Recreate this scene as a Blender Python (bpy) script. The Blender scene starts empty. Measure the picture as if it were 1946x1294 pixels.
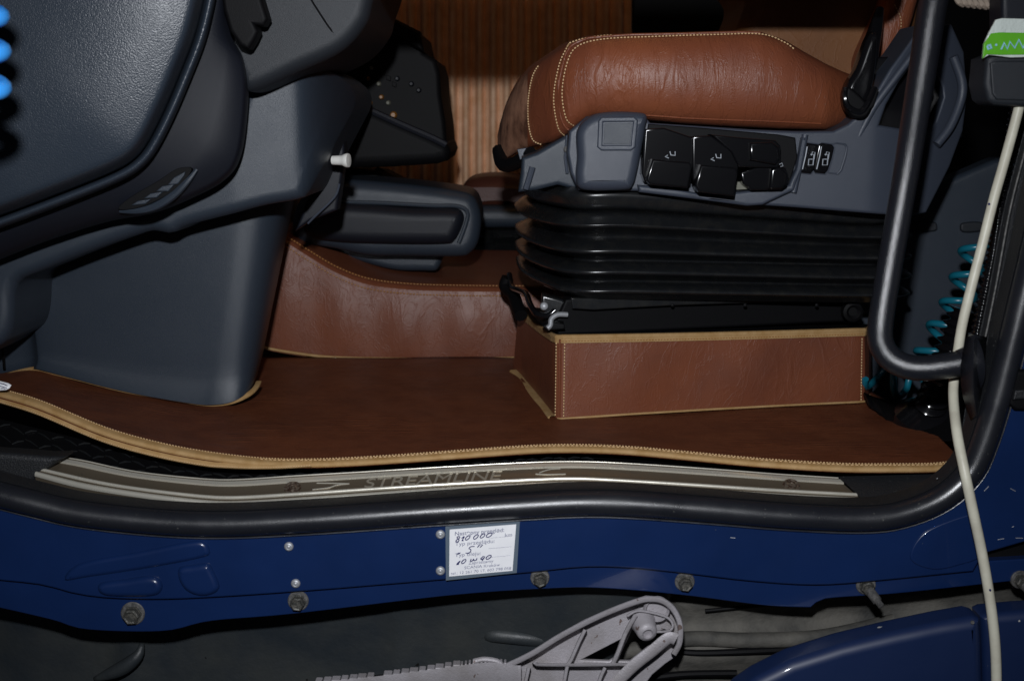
import bpy, bmesh, math, random
from mathutils import Vector, Matrix
random.seed(7)
SC = bpy.context.scene
# ------------------------------------------------------------------ camera
D, H, PITCH, FPX = 1.25, 0.40, math.radians(10.8), 2250.0
cd = bpy.data.cameras.new('camera'); cam = bpy.data.objects.new('camera', cd)
SC.collection.objects.link(cam); SC.camera = cam
cam.location = (0, -D, H); cam.rotation_euler = (math.pi/2 - PITCH, 0, 0)
cd.sensor_width = 23.5; cd.lens = FPX/1946*23.5
cd.clip_start = 0.05; cd.clip_end = 50
cd.dof.use_dof = True; cd.dof.focus_distance = 1.50; cd.dof.aperture_fstop = 5.0
# ------------------------------------------------------------------ world
w = bpy.data.worlds.new('World'); SC.world = w; w.use_nodes = True
w.node_tree.nodes['Background'].inputs[0].default_value = (0.55, 0.62, 0.8, 1)
w.node_tree.nodes['Background'].inputs[1].default_value = 0.012
SC.view_settings.view_transform = 'Standard'; SC.view_settings.look = 'None'
SC.view_settings.exposure = 0; SC.view_settings.gamma = 1
# ------------------------------------------------------------------ lamps
def aim(o, t): o.rotation_euler = (Vector(t) - o.location).to_track_quat('-Z', 'Y').to_euler()
ld = bpy.data.lights.new('camera_flash', 'SPOT'); lo = bpy.data.objects.new('camera_flash', ld)
SC.collection.objects.link(lo); lo.location = (-0.03, -D+0.02, H+0.20); aim(lo, (-0.02, 0.2, 0.16))
ld.energy = 78; ld.spot_size = math.radians(84); ld.spot_blend = 1.0; ld.shadow_soft_size = 0.022
ld.color = (0.93, 0.955, 1.0)
ld = bpy.data.lights.new('cab_dome_lamp', 'AREA'); lo = bpy.data.objects.new('cab_dome_lamp', ld)
SC.collection.objects.link(lo); lo.location = (0.1, 0.62, 1.40); aim(lo, (0.2, 1.0, 0.4))
ld.energy = 0.55; ld.size = 0.35; ld.color = (1.0, 0.5, 0.16)

# ------------------------------------------------------------------ maths helpers
cp, sp = math.cos(PITCH), math.sin(PITCH)
def ray(px, py):
    a, b = px-973.0, -(py-647.0)
    return Vector((a, FPX*cp + b*sp, -FPX*sp + b*cp))
def P(px, py, Y):
    d = ray(px, py); t = (Y+D)/d.y
    return Vector((d.x*t, Y, H+d.z*t))
def G(px, py, z):
    d = ray(px, py); t = (z-H)/d.z
    return Vector((d.x*t, -D+d.y*t, z))
def PS(lst, Y=None): return [P(p[0], p[1], p[2] if len(p) > 2 else Y) for p in lst]
def cm(pts, n, closed=False):
    """uniform arc-length catmull-rom resample of tuples of any dimension"""
    k = len(pts); pts = [tuple(p) for p in pts]; dense = []
    segs = k if closed else k-1
    for i in range(segs):
        if closed: q = [pts[(i-1) % k], pts[i], pts[(i+1) % k], pts[(i+2) % k]]
        else: q = [pts[max(i-1, 0)], pts[i], pts[i+1], pts[min(i+2, k-1)]]
        for s in range(12):
            t = s/12.0
            dense.append(tuple(0.5*((2*b)+(-a+c)*t+(2*a-5*b+4*c-d)*t*t+(-a+3*b-3*c+d)*t**3)
                               for a, b, c, d in zip(*q)))
    if closed: dense.append(dense[0])
    else: dense.append(pts[-1])
    L = [0]
    for a, b in zip(dense, dense[1:]): L.append(L[-1]+math.dist(a, b))
    out = []; j = 0; m = n if closed else n-1
    for i in range(n):
        s = L[-1]*i/m
        while j < len(L)-2 and L[j+1] < s: j += 1
        f = (s-L[j])/max(L[j+1]-L[j], 1e-12)
        out.append(tuple(a+(b-a)*f for a, b in zip(dense[j], dense[j+1])))
    return out
def offs(c, d):
    """offset a px polyline sideways (positive = right-hand side when walking it)"""
    out = []
    for i, p in enumerate(c):
        a = c[max(i-1, 0)]; b = c[min(i+1, len(c)-1)]
        tx, ty = b[0]-a[0], b[1]-a[1]; l = math.hypot(tx, ty) or 1
        out.append((p[0]-ty/l*d, p[1]+tx/l*d) + tuple(p[2:]))
    return out
def lerpx(curve, x, k=1):
    """value k of a px curve at given x"""
    for a, b in zip(curve, curve[1:]):
        if a[0] <= x <= b[0] and b[0] > a[0]:
            f = (x-a[0])/(b[0]-a[0]); return a[k]+(b[k]-a[k])*f
    return curve[0][k] if x < curve[0][0] else curve[-1][k]

# ------------------------------------------------------------------ object helpers
ROOT = {}
def thing(name, label, cat, loc, group=None, kind=None):
    o = bpy.data.objects.new(name, None); SC.collection.objects.link(o)
    o.location = loc; o.empty_display_size = 0.02; ROOT[o.name] = Vector(loc)
    o['label'] = label; o['category'] = cat
    if group: o['group'] = group
    if kind: o['kind'] = kind
    return o
def link(name, me, mat, parent=None, angle=38, label=None):
    if parent is not None:
        off = ROOT[parent.name]; me.transform(Matrix.Translation(-off))
    me.materials.clear(); me.materials.append(mat)
    for p in me.polygons: p.use_smooth = True
    me.set_sharp_from_angle(angle=math.radians(angle))
    o = bpy.data.objects.new(name, me); SC.collection.objects.link(o)
    if parent is not None:
        o.parent = parent; ROOT[o.name] = ROOT[parent.name]
    if label: o['label'] = label
    return o
def tag(o, label, cat, group=None, kind=None):
    o['label'] = label; o['category'] = cat
    if group: o['group'] = group
    if kind: o['kind'] = kind
    return o
class MB:
    def __init__(s): s.bm = bmesh.new()
    def loft(s, curves, closed=False, cap=False):
        rows = [[s.bm.verts.new(Vector(p)) for p in c] for c in curves]
        n = len(rows[0])
        for a, b in zip(rows, rows[1:]):
            for i in range(n if closed else n-1):
                j = (i+1) % n
                try: s.bm.faces.new((a[i], a[j], b[j], b[i]))
                except ValueError: pass
        if cap:
            for r in (rows[0], rows[-1]):
                try: s.bm.faces.new(r)
                except ValueError: pass
        return s
    def tube(s, pts, r, seg=12, cap=True):
        pts = [Vector(p) for p in pts]; n = len(pts); rings = []
        t = (pts[1]-pts[0]).normalized()
        u = t.orthogonal().normalized()
        for i, p in enumerate(pts):
            t = (pts[min(i+1, n-1)]-pts[max(i-1, 0)]).normalized()
            u = (u - t*u.dot(t)).normalized(); v = t.cross(u)
            rr = r[i] if isinstance(r, (list, tuple)) else r
            rings.append([p+(u*math.cos(a)+v*math.sin(a))*rr for a in (2*math.pi*k/seg for k in range(seg))])
        return s.loft(rings, closed=True, cap=cap)
    def box(s, c, size, rot=None):
        m = bmesh.ops.create_cube(s.bm, size=1)
        M = Matrix.Translation(Vector(c)) @ (rot or Matrix()) @ Matrix.Diagonal((*size, 1))
        bmesh.ops.transform(s.bm, matrix=M, verts=m['verts']); return s
    def lathe(s, c, axis, prof, seg=20, phase=0, sq=None):
        axis = Vector(axis).normalized(); u = axis.orthogonal().normalized(); v = axis.cross(u)
        c = Vector(c); rings = []
        for h, r in prof:
            rings.append([c+axis*h+(u*math.cos(a)+v*math.sin(a))*max(r, 1e-5)
                          for a in (2*math.pi*k/seg+phase for k in range(seg))])
        return s.loft(rings, closed=True, cap=True)
    def sweep(s, path, prof, closed=False):
        """path in a plane ~XZ; profile (n, y): n = offset along in-plane normal (left of travel), y = depth"""
        path = [Vector(p) for p in path]; rows = []
        for n_, y_ in prof:
            row = []
            for i, p in enumerate(path):
                t = path[min(i+1, len(path)-1)]-path[max(i-1, 0)]; t.y = 0; t.normalize()
                nrm = Vector((-t.z, 0, t.x))
                row.append(p+nrm*n_+Vector((0, y_, 0)))
            rows.append(row)
        return s.loft(rows)
    def build(s, name, mat, parent=None, angle=38, bevel=0, sub=0, solid=0, label=None):
        bmesh.ops.recalc_face_normals(s.bm, faces=s.bm.faces)
        me = bpy.data.meshes.new(name); s.bm.to_mesh(me); s.bm.free()
        o = link(name, me, mat, parent, angle, label)
        if solid: m = o.modifiers.new('solid', 'SOLIDIFY'); m.thickness = abs(solid); m.offset = -1 if solid > 0 else 1
        if bevel:
            m = o.modifiers.new('bevel', 'BEVEL'); m.width = bevel; m.segments = 3; m.limit_method = 'ANGLE'
            m = o.modifiers.new('wn', 'WEIGHTED_NORMAL')
        if sub: m = o.modifiers.new('sub', 'SUBSURF'); m.levels = m.render_levels = sub
        return o
def plate(name, loops, Y, depth, bevel, mat, parent=None, smooth=None, warp=None, res=4, label=None, seg=10):
    """closed px outlines (first = outside, rest = holes) at depth Y, extruded away from the viewer, rounded edge"""
    if not isinstance(loops[0][0], (list, tuple)): loops = [loops]
    cu = bpy.data.curves.new(name, 'CURVE'); cu.dimensions = '2D'; cu.fill_mode = 'BOTH'
    for lp in loops:
        pts = lp if smooth is False else cm(lp, max(24, len(lp)*seg), True)
        w_ = PS(pts, Y)
        sp_ = cu.splines.new('POLY'); sp_.points.add(len(w_)-1); sp_.use_cyclic_u = True
        for q, v in zip(sp_.points, w_): q.co = (v.x, v.z, 0, 1)
    cu.bevel_depth = bevel; cu.bevel_resolution = res; cu.offset = -bevel
    cu.extrude = max(depth/2-bevel, 0.0)
    tmp = bpy.data.objects.new('tmp', cu); SC.collection.objects.link(tmp)
    bpy.context.view_layer.update()
    me = bpy.data.meshes.new_from_object(tmp.evaluated_get(bpy.context.evaluated_depsgraph_get()))
    bpy.data.objects.remove(tmp); me.name = name
    if warp:
        bm = bmesh.new(); bm.from_mesh(me); xs_ = [v.co.x for v in bm.verts]; x_ = min(xs_)+.006
        while x_ < max(xs_):
            bmesh.ops.bisect_plane(bm, geom=bm.verts[:]+bm.edges[:]+bm.faces[:], plane_co=(x_, 0, 0), plane_no=(1, 0, 0)); x_ += .006
        bm.to_mesh(me); bm.free()
    for v in me.vertices:
        x, z, h = v.co; q = Vector((x, Y+depth/2-h, z)); v.co = warp(q) if warp else q
    bm = bmesh.new(); bm.from_mesh(me); bmesh.ops.remove_doubles(bm, verts=bm.verts, dist=1e-6)
    bmesh.ops.recalc_face_normals(bm, faces=bm.faces); bm.to_mesh(me); bm.free()
    o = link(name, me, mat, parent, 40, label)
    m = o.modifiers.new('wn', 'WEIGHTED_NORMAL'); m.keep_sharp = True
    return o
def stitches(name, pts, mat, parent, n, r=0.0009, duty=0.62, lift=(0, -0.001, 0), label=None):
    c = cm(pts, n*2+1); mb = MB()
    for i in range(n):
        a = Vector(c[2*i]); b = Vector(c[2*i+1]); m = (a+b)/2; d = (b-a)*duty*1.0
        up = Vector(lift)
        mb.tube([m-d*0.95, m-d*0.6+up, m+d*0.6+up, m+d*0.95], [r*0.5, r, r, r*0.5], 6)
    return mb.build(name, mat, parent, label=label)
def text_mesh(body, size, fn, name, mat, parent, align='LEFT', shear=0, bold=0, depth=0, label=None, xs=1.0):
    cu = bpy.data.curves.new(name, 'FONT'); cu.body = body; cu.size = size; cu.align_x = align
    cu.shear = shear; cu.offset = bold; cu.extrude = depth
    tmp = bpy.data.objects.new('tmp', cu); SC.collection.objects.link(tmp); bpy.context.view_layer.update()
    me = bpy.data.meshes.new_from_object(tmp.evaluated_get(bpy.context.evaluated_depsgraph_get()))
    bpy.data.objects.remove(tmp); me.name = name
    for v in me.vertices: v.co = fn(v.co.x*xs, v.co.y, v.co.z)
    return link(name, me, mat, parent, label=label)

# ------------------------------------------------------------------ materials
def mat(name, col, rough=0.5, metal=0.0, spec=0.5, coat=0.0, fine=None, grain=None, var=None, creases=None,
        scratch=None, rvar=0.0, aniso=None, sheen=0):
    m = bpy.data.materials.new(name); m.use_nodes = True; nt = m.node_tree; N = nt.nodes; L = nt.links
    b = N['Principled BSDF']
    b.inputs['Base Color'].default_value = (*col, 1); b.inputs['Roughness'].default_value = rough
    b.inputs['Metallic'].default_value = metal; b.inputs['Specular IOR Level'].default_value = spec
    b.inputs['Coat Weight'].default_value = coat; b.inputs['Coat Roughness'].default_value = 0.06
    if sheen: b.inputs['Sheen Weight'].default_value = sheen
    tc = N.new('ShaderNodeTexCoord'); co = tc.outputs['Object']
    def noise(scale, detail=4, rough_=0.55, vec=None, dist=0.0):
        n = N.new('ShaderNodeTexNoise'); n.inputs['Scale'].default_value = scale
        n.inputs['Detail'].default_value = detail; n.inputs['Roughness'].default_value = rough_
        n.inputs['Distortion'].default_value = dist
        L.new(vec or co, n.inputs['Vector']); return n.outputs['Fac']
    def ramp(fac, stops):
        r = N.new('ShaderNodeValToRGB'); L.new(fac, r.inputs[0]); e = r.color_ramp.elements
        while len(e) < len(stops): e.new(0.5)
        for q, (p, c) in zip(e, stops): q.position = p; q.color = (c, c, c, 1) if not isinstance(c, tuple) else (*c, 1)
        return r.outputs[0]
    def math_(op, a, c):
        q = N.new('ShaderNodeMath'); q.operation = op
        for i, x in enumerate((a, c)):
            if isinstance(x, (int, float)): q.inputs[i].default_value = x
            else: L.new(x, q.inputs[i])
        return q.outputs[0]
    colout = None
    if var:                       # var = (scale, darker/lighter colour 2, amount low pos, high pos)
        f = ramp(noise(var[0], 6, 0.6), [(var[2], 0.0), (var[3], 1.0)])
        mx = N.new('ShaderNodeMix'); mx.data_type = 'RGBA'; L.new(f, mx.inputs[0])
        mx.inputs[6].default_value = (*col, 1); mx.inputs[7].default_value = (*var[1], 1)
        colout = mx.outputs[2]
    if scratch:                   # (scale, colour, threshold) little specks of dust and chips
        f = ramp(noise(scratch[0], 2, 0.5), [(scratch[2], 0.0), (min(scratch[2]+0.015, 1), 1.0)])
        mx = N.new('ShaderNodeMix'); mx.data_type = 'RGBA'; L.new(f, mx.inputs[0])
        if colout: L.new(colout, mx.inputs[6])
        else: mx.inputs[6].default_value = (*col, 1)
        mx.inputs[7].default_value = (*scratch[1], 1); colout = mx.outputs[2]
    if colout: L.new(colout, b.inputs['Base Color'])
    if rvar:
        r = N.new('ShaderNodeMapRange'); L.new(noise(14, 6, 0.65), r.inputs[0])
        r.inputs[1].default_value = 0.3; r.inputs[2].default_value = 0.7
        r.inputs[3].default_value = rough-rvar; r.inputs[4].default_value = rough+rvar
        L.new(r.outputs[0], b.inputs['Roughness'])
    h = None
    def addh(x, k):
        nonlocal h
        y = math_('MULTIPLY', x, k); h = y if h is None else math_('ADD', h, y)
    if grain:                     # (scale, amount m)  cell grain
        v = N.new('ShaderNodeTexVoronoi'); v.inputs['Scale'].default_value = grain[0]
        v.feature = 'SMOOTH_F1'; L.new(co, v.inputs['Vector']); addh(v.outputs['Distance'], -grain[1])
    if fine: addh(noise(fine[0], 3, 0.6), fine[1])
    if creases:                   # (scale, amount, stretch vector)
        mp = N.new('ShaderNodeMapping'); L.new(co, mp.inputs[0]); mp.inputs['Scale'].default_value = creases[2]
        n1 = noise(creases[0], 3, 0.5, mp.outputs[0], 0.8)
        line = ramp(n1, [(0.455, 0.0), (0.5, 1.0), (0.545, 0.0)])
        n2 = noise(creases[0]*2.3, 4, 0.6, mp.outputs[0], 1.2)
        line2 = ramp(n2, [(0.46, 0.0), (0.5, 1.0), (0.54, 0.0)])
        mask = ramp(noise(creases[0]*0.6, 2), [(0.42, 0.0), (0.62, 1.0)])
        addh(math_('MULTIPLY', line, mask), creases[1]); addh(line2, creases[1]*0.4)
        addh(noise(creases[0]*0.7, 2), creases[1]*1.6)
    if h is not None:
        bp = N.new('ShaderNodeBump'); bp.inputs['Strength'].default_value = 1.0
        bp.inputs['Distance'].default_value = 1.0
        L.new(h, bp.inputs['Height']); L.new(bp.outputs[0], b.inputs['Normal'])
    return m
M = dict(
 dash=mat('dash_grain_plastic', (0.024, 0.033, 0.047), 0.38, grain=(750, 0.00030), fine=(1500, 0.0001), rvar=0.05, spec=0.55),
 dash2=mat('dash_plastic', (0.024, 0.033, 0.047), 0.43, fine=(1300, 0.00030), scratch=(420, (0.05, 0.055, 0.06), 0.73), rvar=0.04),
 dark=mat('dark_plastic', (0.007, 0.0085, 0.014), 0.5, spec=0.35, fine=(1400, 0.0002)),
 cowl=mat('cowl_plastic', (0.015, 0.018, 0.023), 0.5, spec=0.4, fine=(1500, 0.0003)),
 seatgrey=mat('seat_grey_plastic', (0.043, 0.052, 0.073), 0.42, fine=(1500, 0.00025), rvar=0.05),
 gloss=mat('gloss_black_plastic', (0.005, 0.005, 0.006), 0.15, spec=0.5),
 black=mat('black_plastic', (0.0028, 0.0028, 0.0035), 0.6, spec=0.15, fine=(900, 0.0002)),
 bellows=mat('bellows_rubber', (0.010, 0.011, 0.0125), 0.27, fine=(700, 0.00006), rvar=0.06, spec=0.6, var=(60, (0.018, 0.018, 0.017), 0.45, 0.75)),
 rubber=mat('seal_rubber', (0.011, 0.012, 0.016), 0.33, spec=0.85, fine=(900, 0.00015), rvar=0.10, scratch=(260, (0.10, 0.10, 0.09), 0.735)),
 gritty=mat('gritty_trim', (0.010, 0.011, 0.013), 0.5, fine=(600, 0.0008), scratch=(350, (0.12, 0.12, 0.11), 0.72)),
 bar=mat('handle_coating', (0.010, 0.011, 0.015), 0.26, spec=0.9, fine=(1300, 0.0003)),
 leather=mat('brown_leather', (0.180, 0.054, 0.024), 0.47, grain=(800, 0.00012), fine=(300, 0.0001),
             creases=(11, 0.0004, (1.6, 1, 0.8)), var=(9, (0.135, 0.042, 0.022), 0.35, 0.7), rvar=0.06, spec=0.45),
 leather2=mat('seat_leather', (0.225, 0.066, 0.027), 0.46, grain=(700, 0.00018), fine=(260, 0.00015),
             creases=(8, 0.0007, (2.4, 1, 0.7)), var=(8, (0.165, 0.048, 0.024), 0.35, 0.7), rvar=0.06, spec=0.45),
 suede=mat('worn_leather', (0.36, 0.18, 0.11), 0.62, fine=(90, 0.0008), var=(22, (0.10, 0.04, 0.022), 0.4, 0.65)),
 mat=mat('mat_leather', (0.140, 0.043, 0.018), 0.5, grain=(500, 0.00015), fine=(200, 0.0002), spec=0.25,
         var=(26, (0.112, 0.033, 0.014), 0.4, 0.62), creases=(14, 0.0006, (0.35, 3.0, 1)), rvar=0.1, scratch=(170, (0.15, 0.075, 0.04), 0.76)),
 bind=mat('tan_binding', (0.42, 0.265, 0.115), 0.7, fine=(900, 0.0004), var=(60, (0.32, 0.18, 0.06), 0.35, 0.7)),
 thread=mat('pale_thread', (0.62, 0.42, 0.22), 0.6),
 thread2=mat('orange_thread', (0.36, 0.16, 0.045), 0.6),
 steel=mat('brown_reflection_steel', (0.15, 0.122, 0.088), 0.34, metal=0.6, fine=(500, 0.00006), rvar=0.06, scratch=(260, (0.1, 0.09, 0.07), 0.74)),  # brown reflection of mat and leather is put into this colour
 bright=mat('flash_lit_steel', (0.70, 0.67, 0.58), 0.28, metal=0.6, fine=(400, 0.00005), rvar=0.08),  # paler copy of the sill steel; flash-lit tone put into the colour
 letter=mat('letter_steel', (0.36, 0.33, 0.27), 0.34, metal=0.5),
 backleather=mat('back_leather', (0.20, 0.085, 0.030), 0.6, fine=(260, 0.0002), var=(6, (0.15, 0.060, 0.022), 0.35, 0.7), creases=(7, 0.0005, (1, 1, 1)), spec=0.3),
 screw=mat('worn_screw', (0.20, 0.165, 0.13), 0.4, metal=0.6, fine=(500, 0.0004), var=(260, (0.06, 0.035, 0.025), 0.42, 0.6)),
 zinc=mat('zinc', (0.40, 0.41, 0.43), 0.5, metal=0.5, fine=(600, 0.0002)),
 bolt=mat('dirty_bolt', (0.06, 0.06, 0.055), 0.5, metal=0.5, fine=(500, 0.0005), var=(300, (0.16, 0.15, 0.13), 0.45, 0.7)),
 washer=mat('dusty_washer', (0.13, 0.125, 0.12), 0.6, metal=0.3, fine=(500, 0.0004), var=(200, (0.05, 0.05, 0.05), 0.4, 0.65)),
 blue=mat('blue_paint', (0.0055, 0.020, 0.084), 0.28, coat=0.7, fine=(4, 0.007), scratch=(170, (0.12, 0.13, 0.15), 0.79),
          var=(6, (0.0045, 0.016, 0.066), 0.35, 0.7)),
 bluedull=mat('blue_paint_dull', (0.0042, 0.015, 0.062), 0.5, coat=0.1, fine=(5, 0.004), scratch=(120, (0.4, 0.4, 0.38), 0.76)),
 liner=mat('liner_plastic', (0.019, 0.024, 0.029), 0.46, fine=(120, 0.0006), var=(9, (0.036, 0.039, 0.038), 0.4, 0.7),
           scratch=(45, (0.004, 0.004, 0.004), 0.745), rvar=0.08),
 dusty=mat('dusty_panel', (0.030, 0.030, 0.028), 0.8, fine=(80, 0.002), var=(14, (0.105, 0.098, 0.085), 0.35, 0.65)),
 alu=mat('cast_aluminium', (0.36, 0.34, 0.36), 0.55, metal=0.25, rvar=0.08, fine=(450, 0.00045), var=(20, (0.26, 0.24, 0.24), 0.45, 0.7),
         scratch=(90, (0.15, 0.11, 0.10), 0.70)),
 cream=mat('cream_cable', (0.62, 0.60, 0.49), 0.45, fine=(200, 0.0002), var=(30, (0.5, 0.47, 0.38), 0.4, 0.7)),
 teal=mat('teal_hose', (0.006, 0.13, 0.19), 0.3),
 skyblue=mat('blue_coil', (0.05, 0.36, 0.95), 0.35),
 curtain=mat('ribbed_curtain', (0.90, 0.60, 0.40), 0.7, fine=(500, 0.0006), var=(30, (0.72, 0.42, 0.23), 0.35, 0.7)),
 white=mat('white_plastic', (0.75, 0.74, 0.70), 0.4),
 paper=mat('sticker_paper', (0.84, 0.84, 0.86), 0.45, var=(40, (0.78, 0.78, 0.81), 0.4, 0.7)),
 stickgrey=mat('sticker_border', (0.095, 0.125, 0.16), 0.45),
 print=mat('grey_print', (0.16, 0.17, 0.26), 0.6),
 ink=mat('blue_ink', (0.010, 0.012, 0.11), 0.5),
 green=mat('green_print', (0.11, 0.42, 0.02), 0.35, fine=(60, 0.001)),
 foil=mat('foil_label', (0.60, 0.66, 0.62), 0.22, fine=(55, 0.004)),
 sky=mat('pale_blue_print', (0.30, 0.58, 0.75), 0.35),
 amber=mat('amber_reflection', (0.22, 0.09, 0.01), 0.4),  # yellow-brown reflections painted as the colour of little knobs
 rope=mat('striped_rope', (0.30, 0.24, 0.19), 0.8, fine=(300, 0.001)),
 icon=mat('icon_print', (0.36, 0.39, 0.43), 0.5),
 khaki=mat('khaki_plate', (0.14, 0.14, 0.11), 0.6),
 reddark=mat('red_brown', (0.07, 0.02, 0.012), 0.5, fine=(200, 0.0005)),
)

# ================================================================== SETTING
# black cab floor under everything, closing wall behind
mb = MB()
mb.box((0.0, 1.15, -0.055), (2.2, 2.0, 0.03)); o = mb.build('floor', M['black'], None); tag(o, 'black cab floor under the brown mat', 'floor', kind='structure')
mb = MB(); mb.box((0.0, 2.25, 0.45), (3.2, 0.03, 1.4)); o = mb.build('wall', M['black']); tag(o, 'dark far side wall of the cab behind the curtain', 'wall', kind='structure')

# ================================================================== CAB BODY
seal_low = [(-60, 950), (0, 965), (60, 980), (150, 1000), (300, 1016), (430, 1020), (600, 1012), (800, 998), (1000, 985), (1100, 980),
            (1200, 982), (1350, 993), (1500, 1005), (1640, 1010), (1720, 1000), (1800, 968), (1860, 915), (1890, 855),
            (1918, 768), (1938, 690), (1960, 600), (1998, 440), (2035, 250), (2060, 60), (2075, -60)]
crease = [(-80, 1095), (0, 1103), (80, 1112), (150, 1130), (230, 1138), (350, 1138), (560, 1125), (830, 1103), (1000, 1089),
          (1110, 1078), (1200, 1080), (1300, 1090), (1430, 1105), (1560, 1112), (1700, 1101), (1850, 1086), (1946, 1080), (2040, 1074)]
low = [(-80, 1140), (0, 1155), (100, 1178), (165, 1196), (310, 1199), (400, 1180), (560, 1166), (860, 1131), (1050, 1118), (1150, 1118),
       (1300, 1131), (1450, 1150), (1535, 1154), (1552, 1152), (1566, 1138), (1700, 1128), (1870, 1110), (1946, 1102), (2040, 1096)]
body = thing('truck_cab', 'dark blue painted truck cab side below the open doorway, bolted along its lower edge', 'truck cab', P(973, 1050, 0))
top = offs(seal_low[:13]+seal_low[13:], -14)
poly = [p for p in cm(top, 90)] + [(2110, -60)] + [(2110, 1030)] + [(1946, 1030), (1870, 1052), (1850, 1086)] + [p for p in reversed(cm(crease, 70)) if p[0] < 1850]
plate('door_sill_panel', poly, 0.0, 0.030, 0.0025, M['blue'], body, smooth=False)
poly = [p for p in cm(offs(crease, -18), 60)] + [p for p in reversed(cm(low, 110))]
plate('lower_flange', poly, 0.009, 0.014, 0.0015, M['blue'], body, smooth=False)
# dark recess strip to the right
plate('wheel_arch_edge', [(1862, 1040), (1960, 1022), (2050, 1015), (2050, 1075), (1950, 1078), (1862, 1090)], 0.02, 0.02, 0.002, M['black'], body, smooth=False)
# pressed-in reliefs on the left
plate('pressed_relief', [(150, 1072), (260, 1050), (360, 1030), (388, 1032), (397, 1048), (388, 1060), (300, 1078), (170, 1098), (120, 1104)], -0.0045, 0.012, 0.0055, M['blue'], body)
plate('pressed_relief', [(190, 1110), (240, 1103), (280, 1097), (300, 1103), (306, 1120), (292, 1134), (240, 1136), (200, 1134), (184, 1124)], -0.0065, 0.014, 0.0065, M['blue'], body)
plate('pressed_relief', [(338, 1082), (365, 1076), (392, 1073), (402, 1085), (415, 1118), (400, 1132), (375, 1134), (352, 1124), (338, 1104)], -0.0065, 0.014, 0.0065, M['blue'], body)
plate('pillar_relief', [(1760, 1010), (1850, 975), (1862, 985), (1868, 1052), (1820, 1075), (1770, 1082), (1730, 1060)], -0.002, 0.005, 0.002, M['blue'], body)
for (px, py) in ((549, 1038), (562, 1108), (837, 1015), (837, 1084)):
    c = P(px, py, 0.0)
    MB().lathe(c, (0, -1, 0), [(-0.002, 0.0052), (0.0008, 0.0052), (0.0022, 0.0042), (0.0026, 0.0030), (0.0018, 0.0022), (0.0024, 0.0016), (0.0027, 0.0)], 24).build('rivet', M['zinc'], body)
def bolt(px, py, Y, s=1.0, stud=0):
    c = P(px, py, Y)
    wsh = MB().lathe(c+Vector((0, 0, 0.001)), (0.03, -1, 0.05), [(-0.003, 0.0118*s), (0.0012, 0.0118*s), (0.0022, 0.0108*s), (0.0024, 0.004)], 28).build('washer', M['washer'], body)
    hx = MB().lathe(c, (0.02, -1, 0.0), [(0.001, 0.0094*s), (0.0035, 0.0094*s), (0.0036, 0.0082*s), (0.0098, 0.0082*s), (0.0112, 0.0066*s), (0.0104, 0.0050*s), (0.0104, 0.0)], 6, random.random()).build('bolt', M['bolt'], body, angle=25)
    if stud:
        MB().lathe(c, (0.35, -1, -0.45), [(0.0, 0.0058), (0.024, 0.0054), (0.025, 0.0036), (0.032, 0.0036), (0.033, 0.0)], 14).build('stud', M['washer'], body)
bolt(253, 1166, 0.009, 1.15); bolt(567, 1142, 0.009, 1.0); bolt(1026, 1098, 0.009, 0.92); bolt(1301, 1106, 0.009, 0.95)
bolt(1645, 1112, 0.009, 0.95, 1); bolt(1938, 1102, 0.009, 0.9, 1)

for pts in ([(1870, 933), (1879, 924)], [(1920, 928), (1930, 933)], [(1896, 1025), (1908, 1023)], [(1930, 1022), (1944, 1022)], [(1787, 1080), (1791, 1073)], [(1923, 1001), (1927, 1000)], [(1828, 992), (1834, 990)], [(1388, 1021), (1397, 1022)], [(1825, 1050), (1828, 1049)], [(1780, 910), (1782, 908)]):
    MB().tube([P(x, y, -.0001) for x, y in pts], .0004, 5).build('paint_chip', M['zinc'], body)
# door seal
sealc = cm(offs(seal_low, -26), 170)
seal = thing('door_seal', 'black rubber seal curving round the bottom and right edge of the cab doorway', 'door seal', P(973, 970, 0))
path = PS(sealc, 0.0)
bulb = [(-0.0175, 0.006), (-0.0185, -0.001), (-0.0165, -0.004), (-0.0148, -0.003), (-0.0140, 0.001)] + \
       [(0.0005+0.0135*math.cos(a), -0.003-0.0150*math.sin(a)) for a in [math.pi*(1-k/16) for k in range(17)]] + [(0.0140, 0.004)]
MB().sweep(path, bulb).build('bulb', M['rubber'], seal, angle=60)
inner = [(0.0138, 0.003), (0.0142, 0.000), (0.0150, -0.0005), (0.0156, 0.003), (0.0160, 0.012), (0.0160, 0.024)]
MB().sweep(path, inner).build('inner_trim', M['gritty'], seal, angle=60)
# fine pale parting line
MB().sweep(path, [(-0.0186, 0.001), (-0.0192, 0.0003), (-0.0194, 0.002)]).build('lip', M['washer'], seal)

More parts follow.
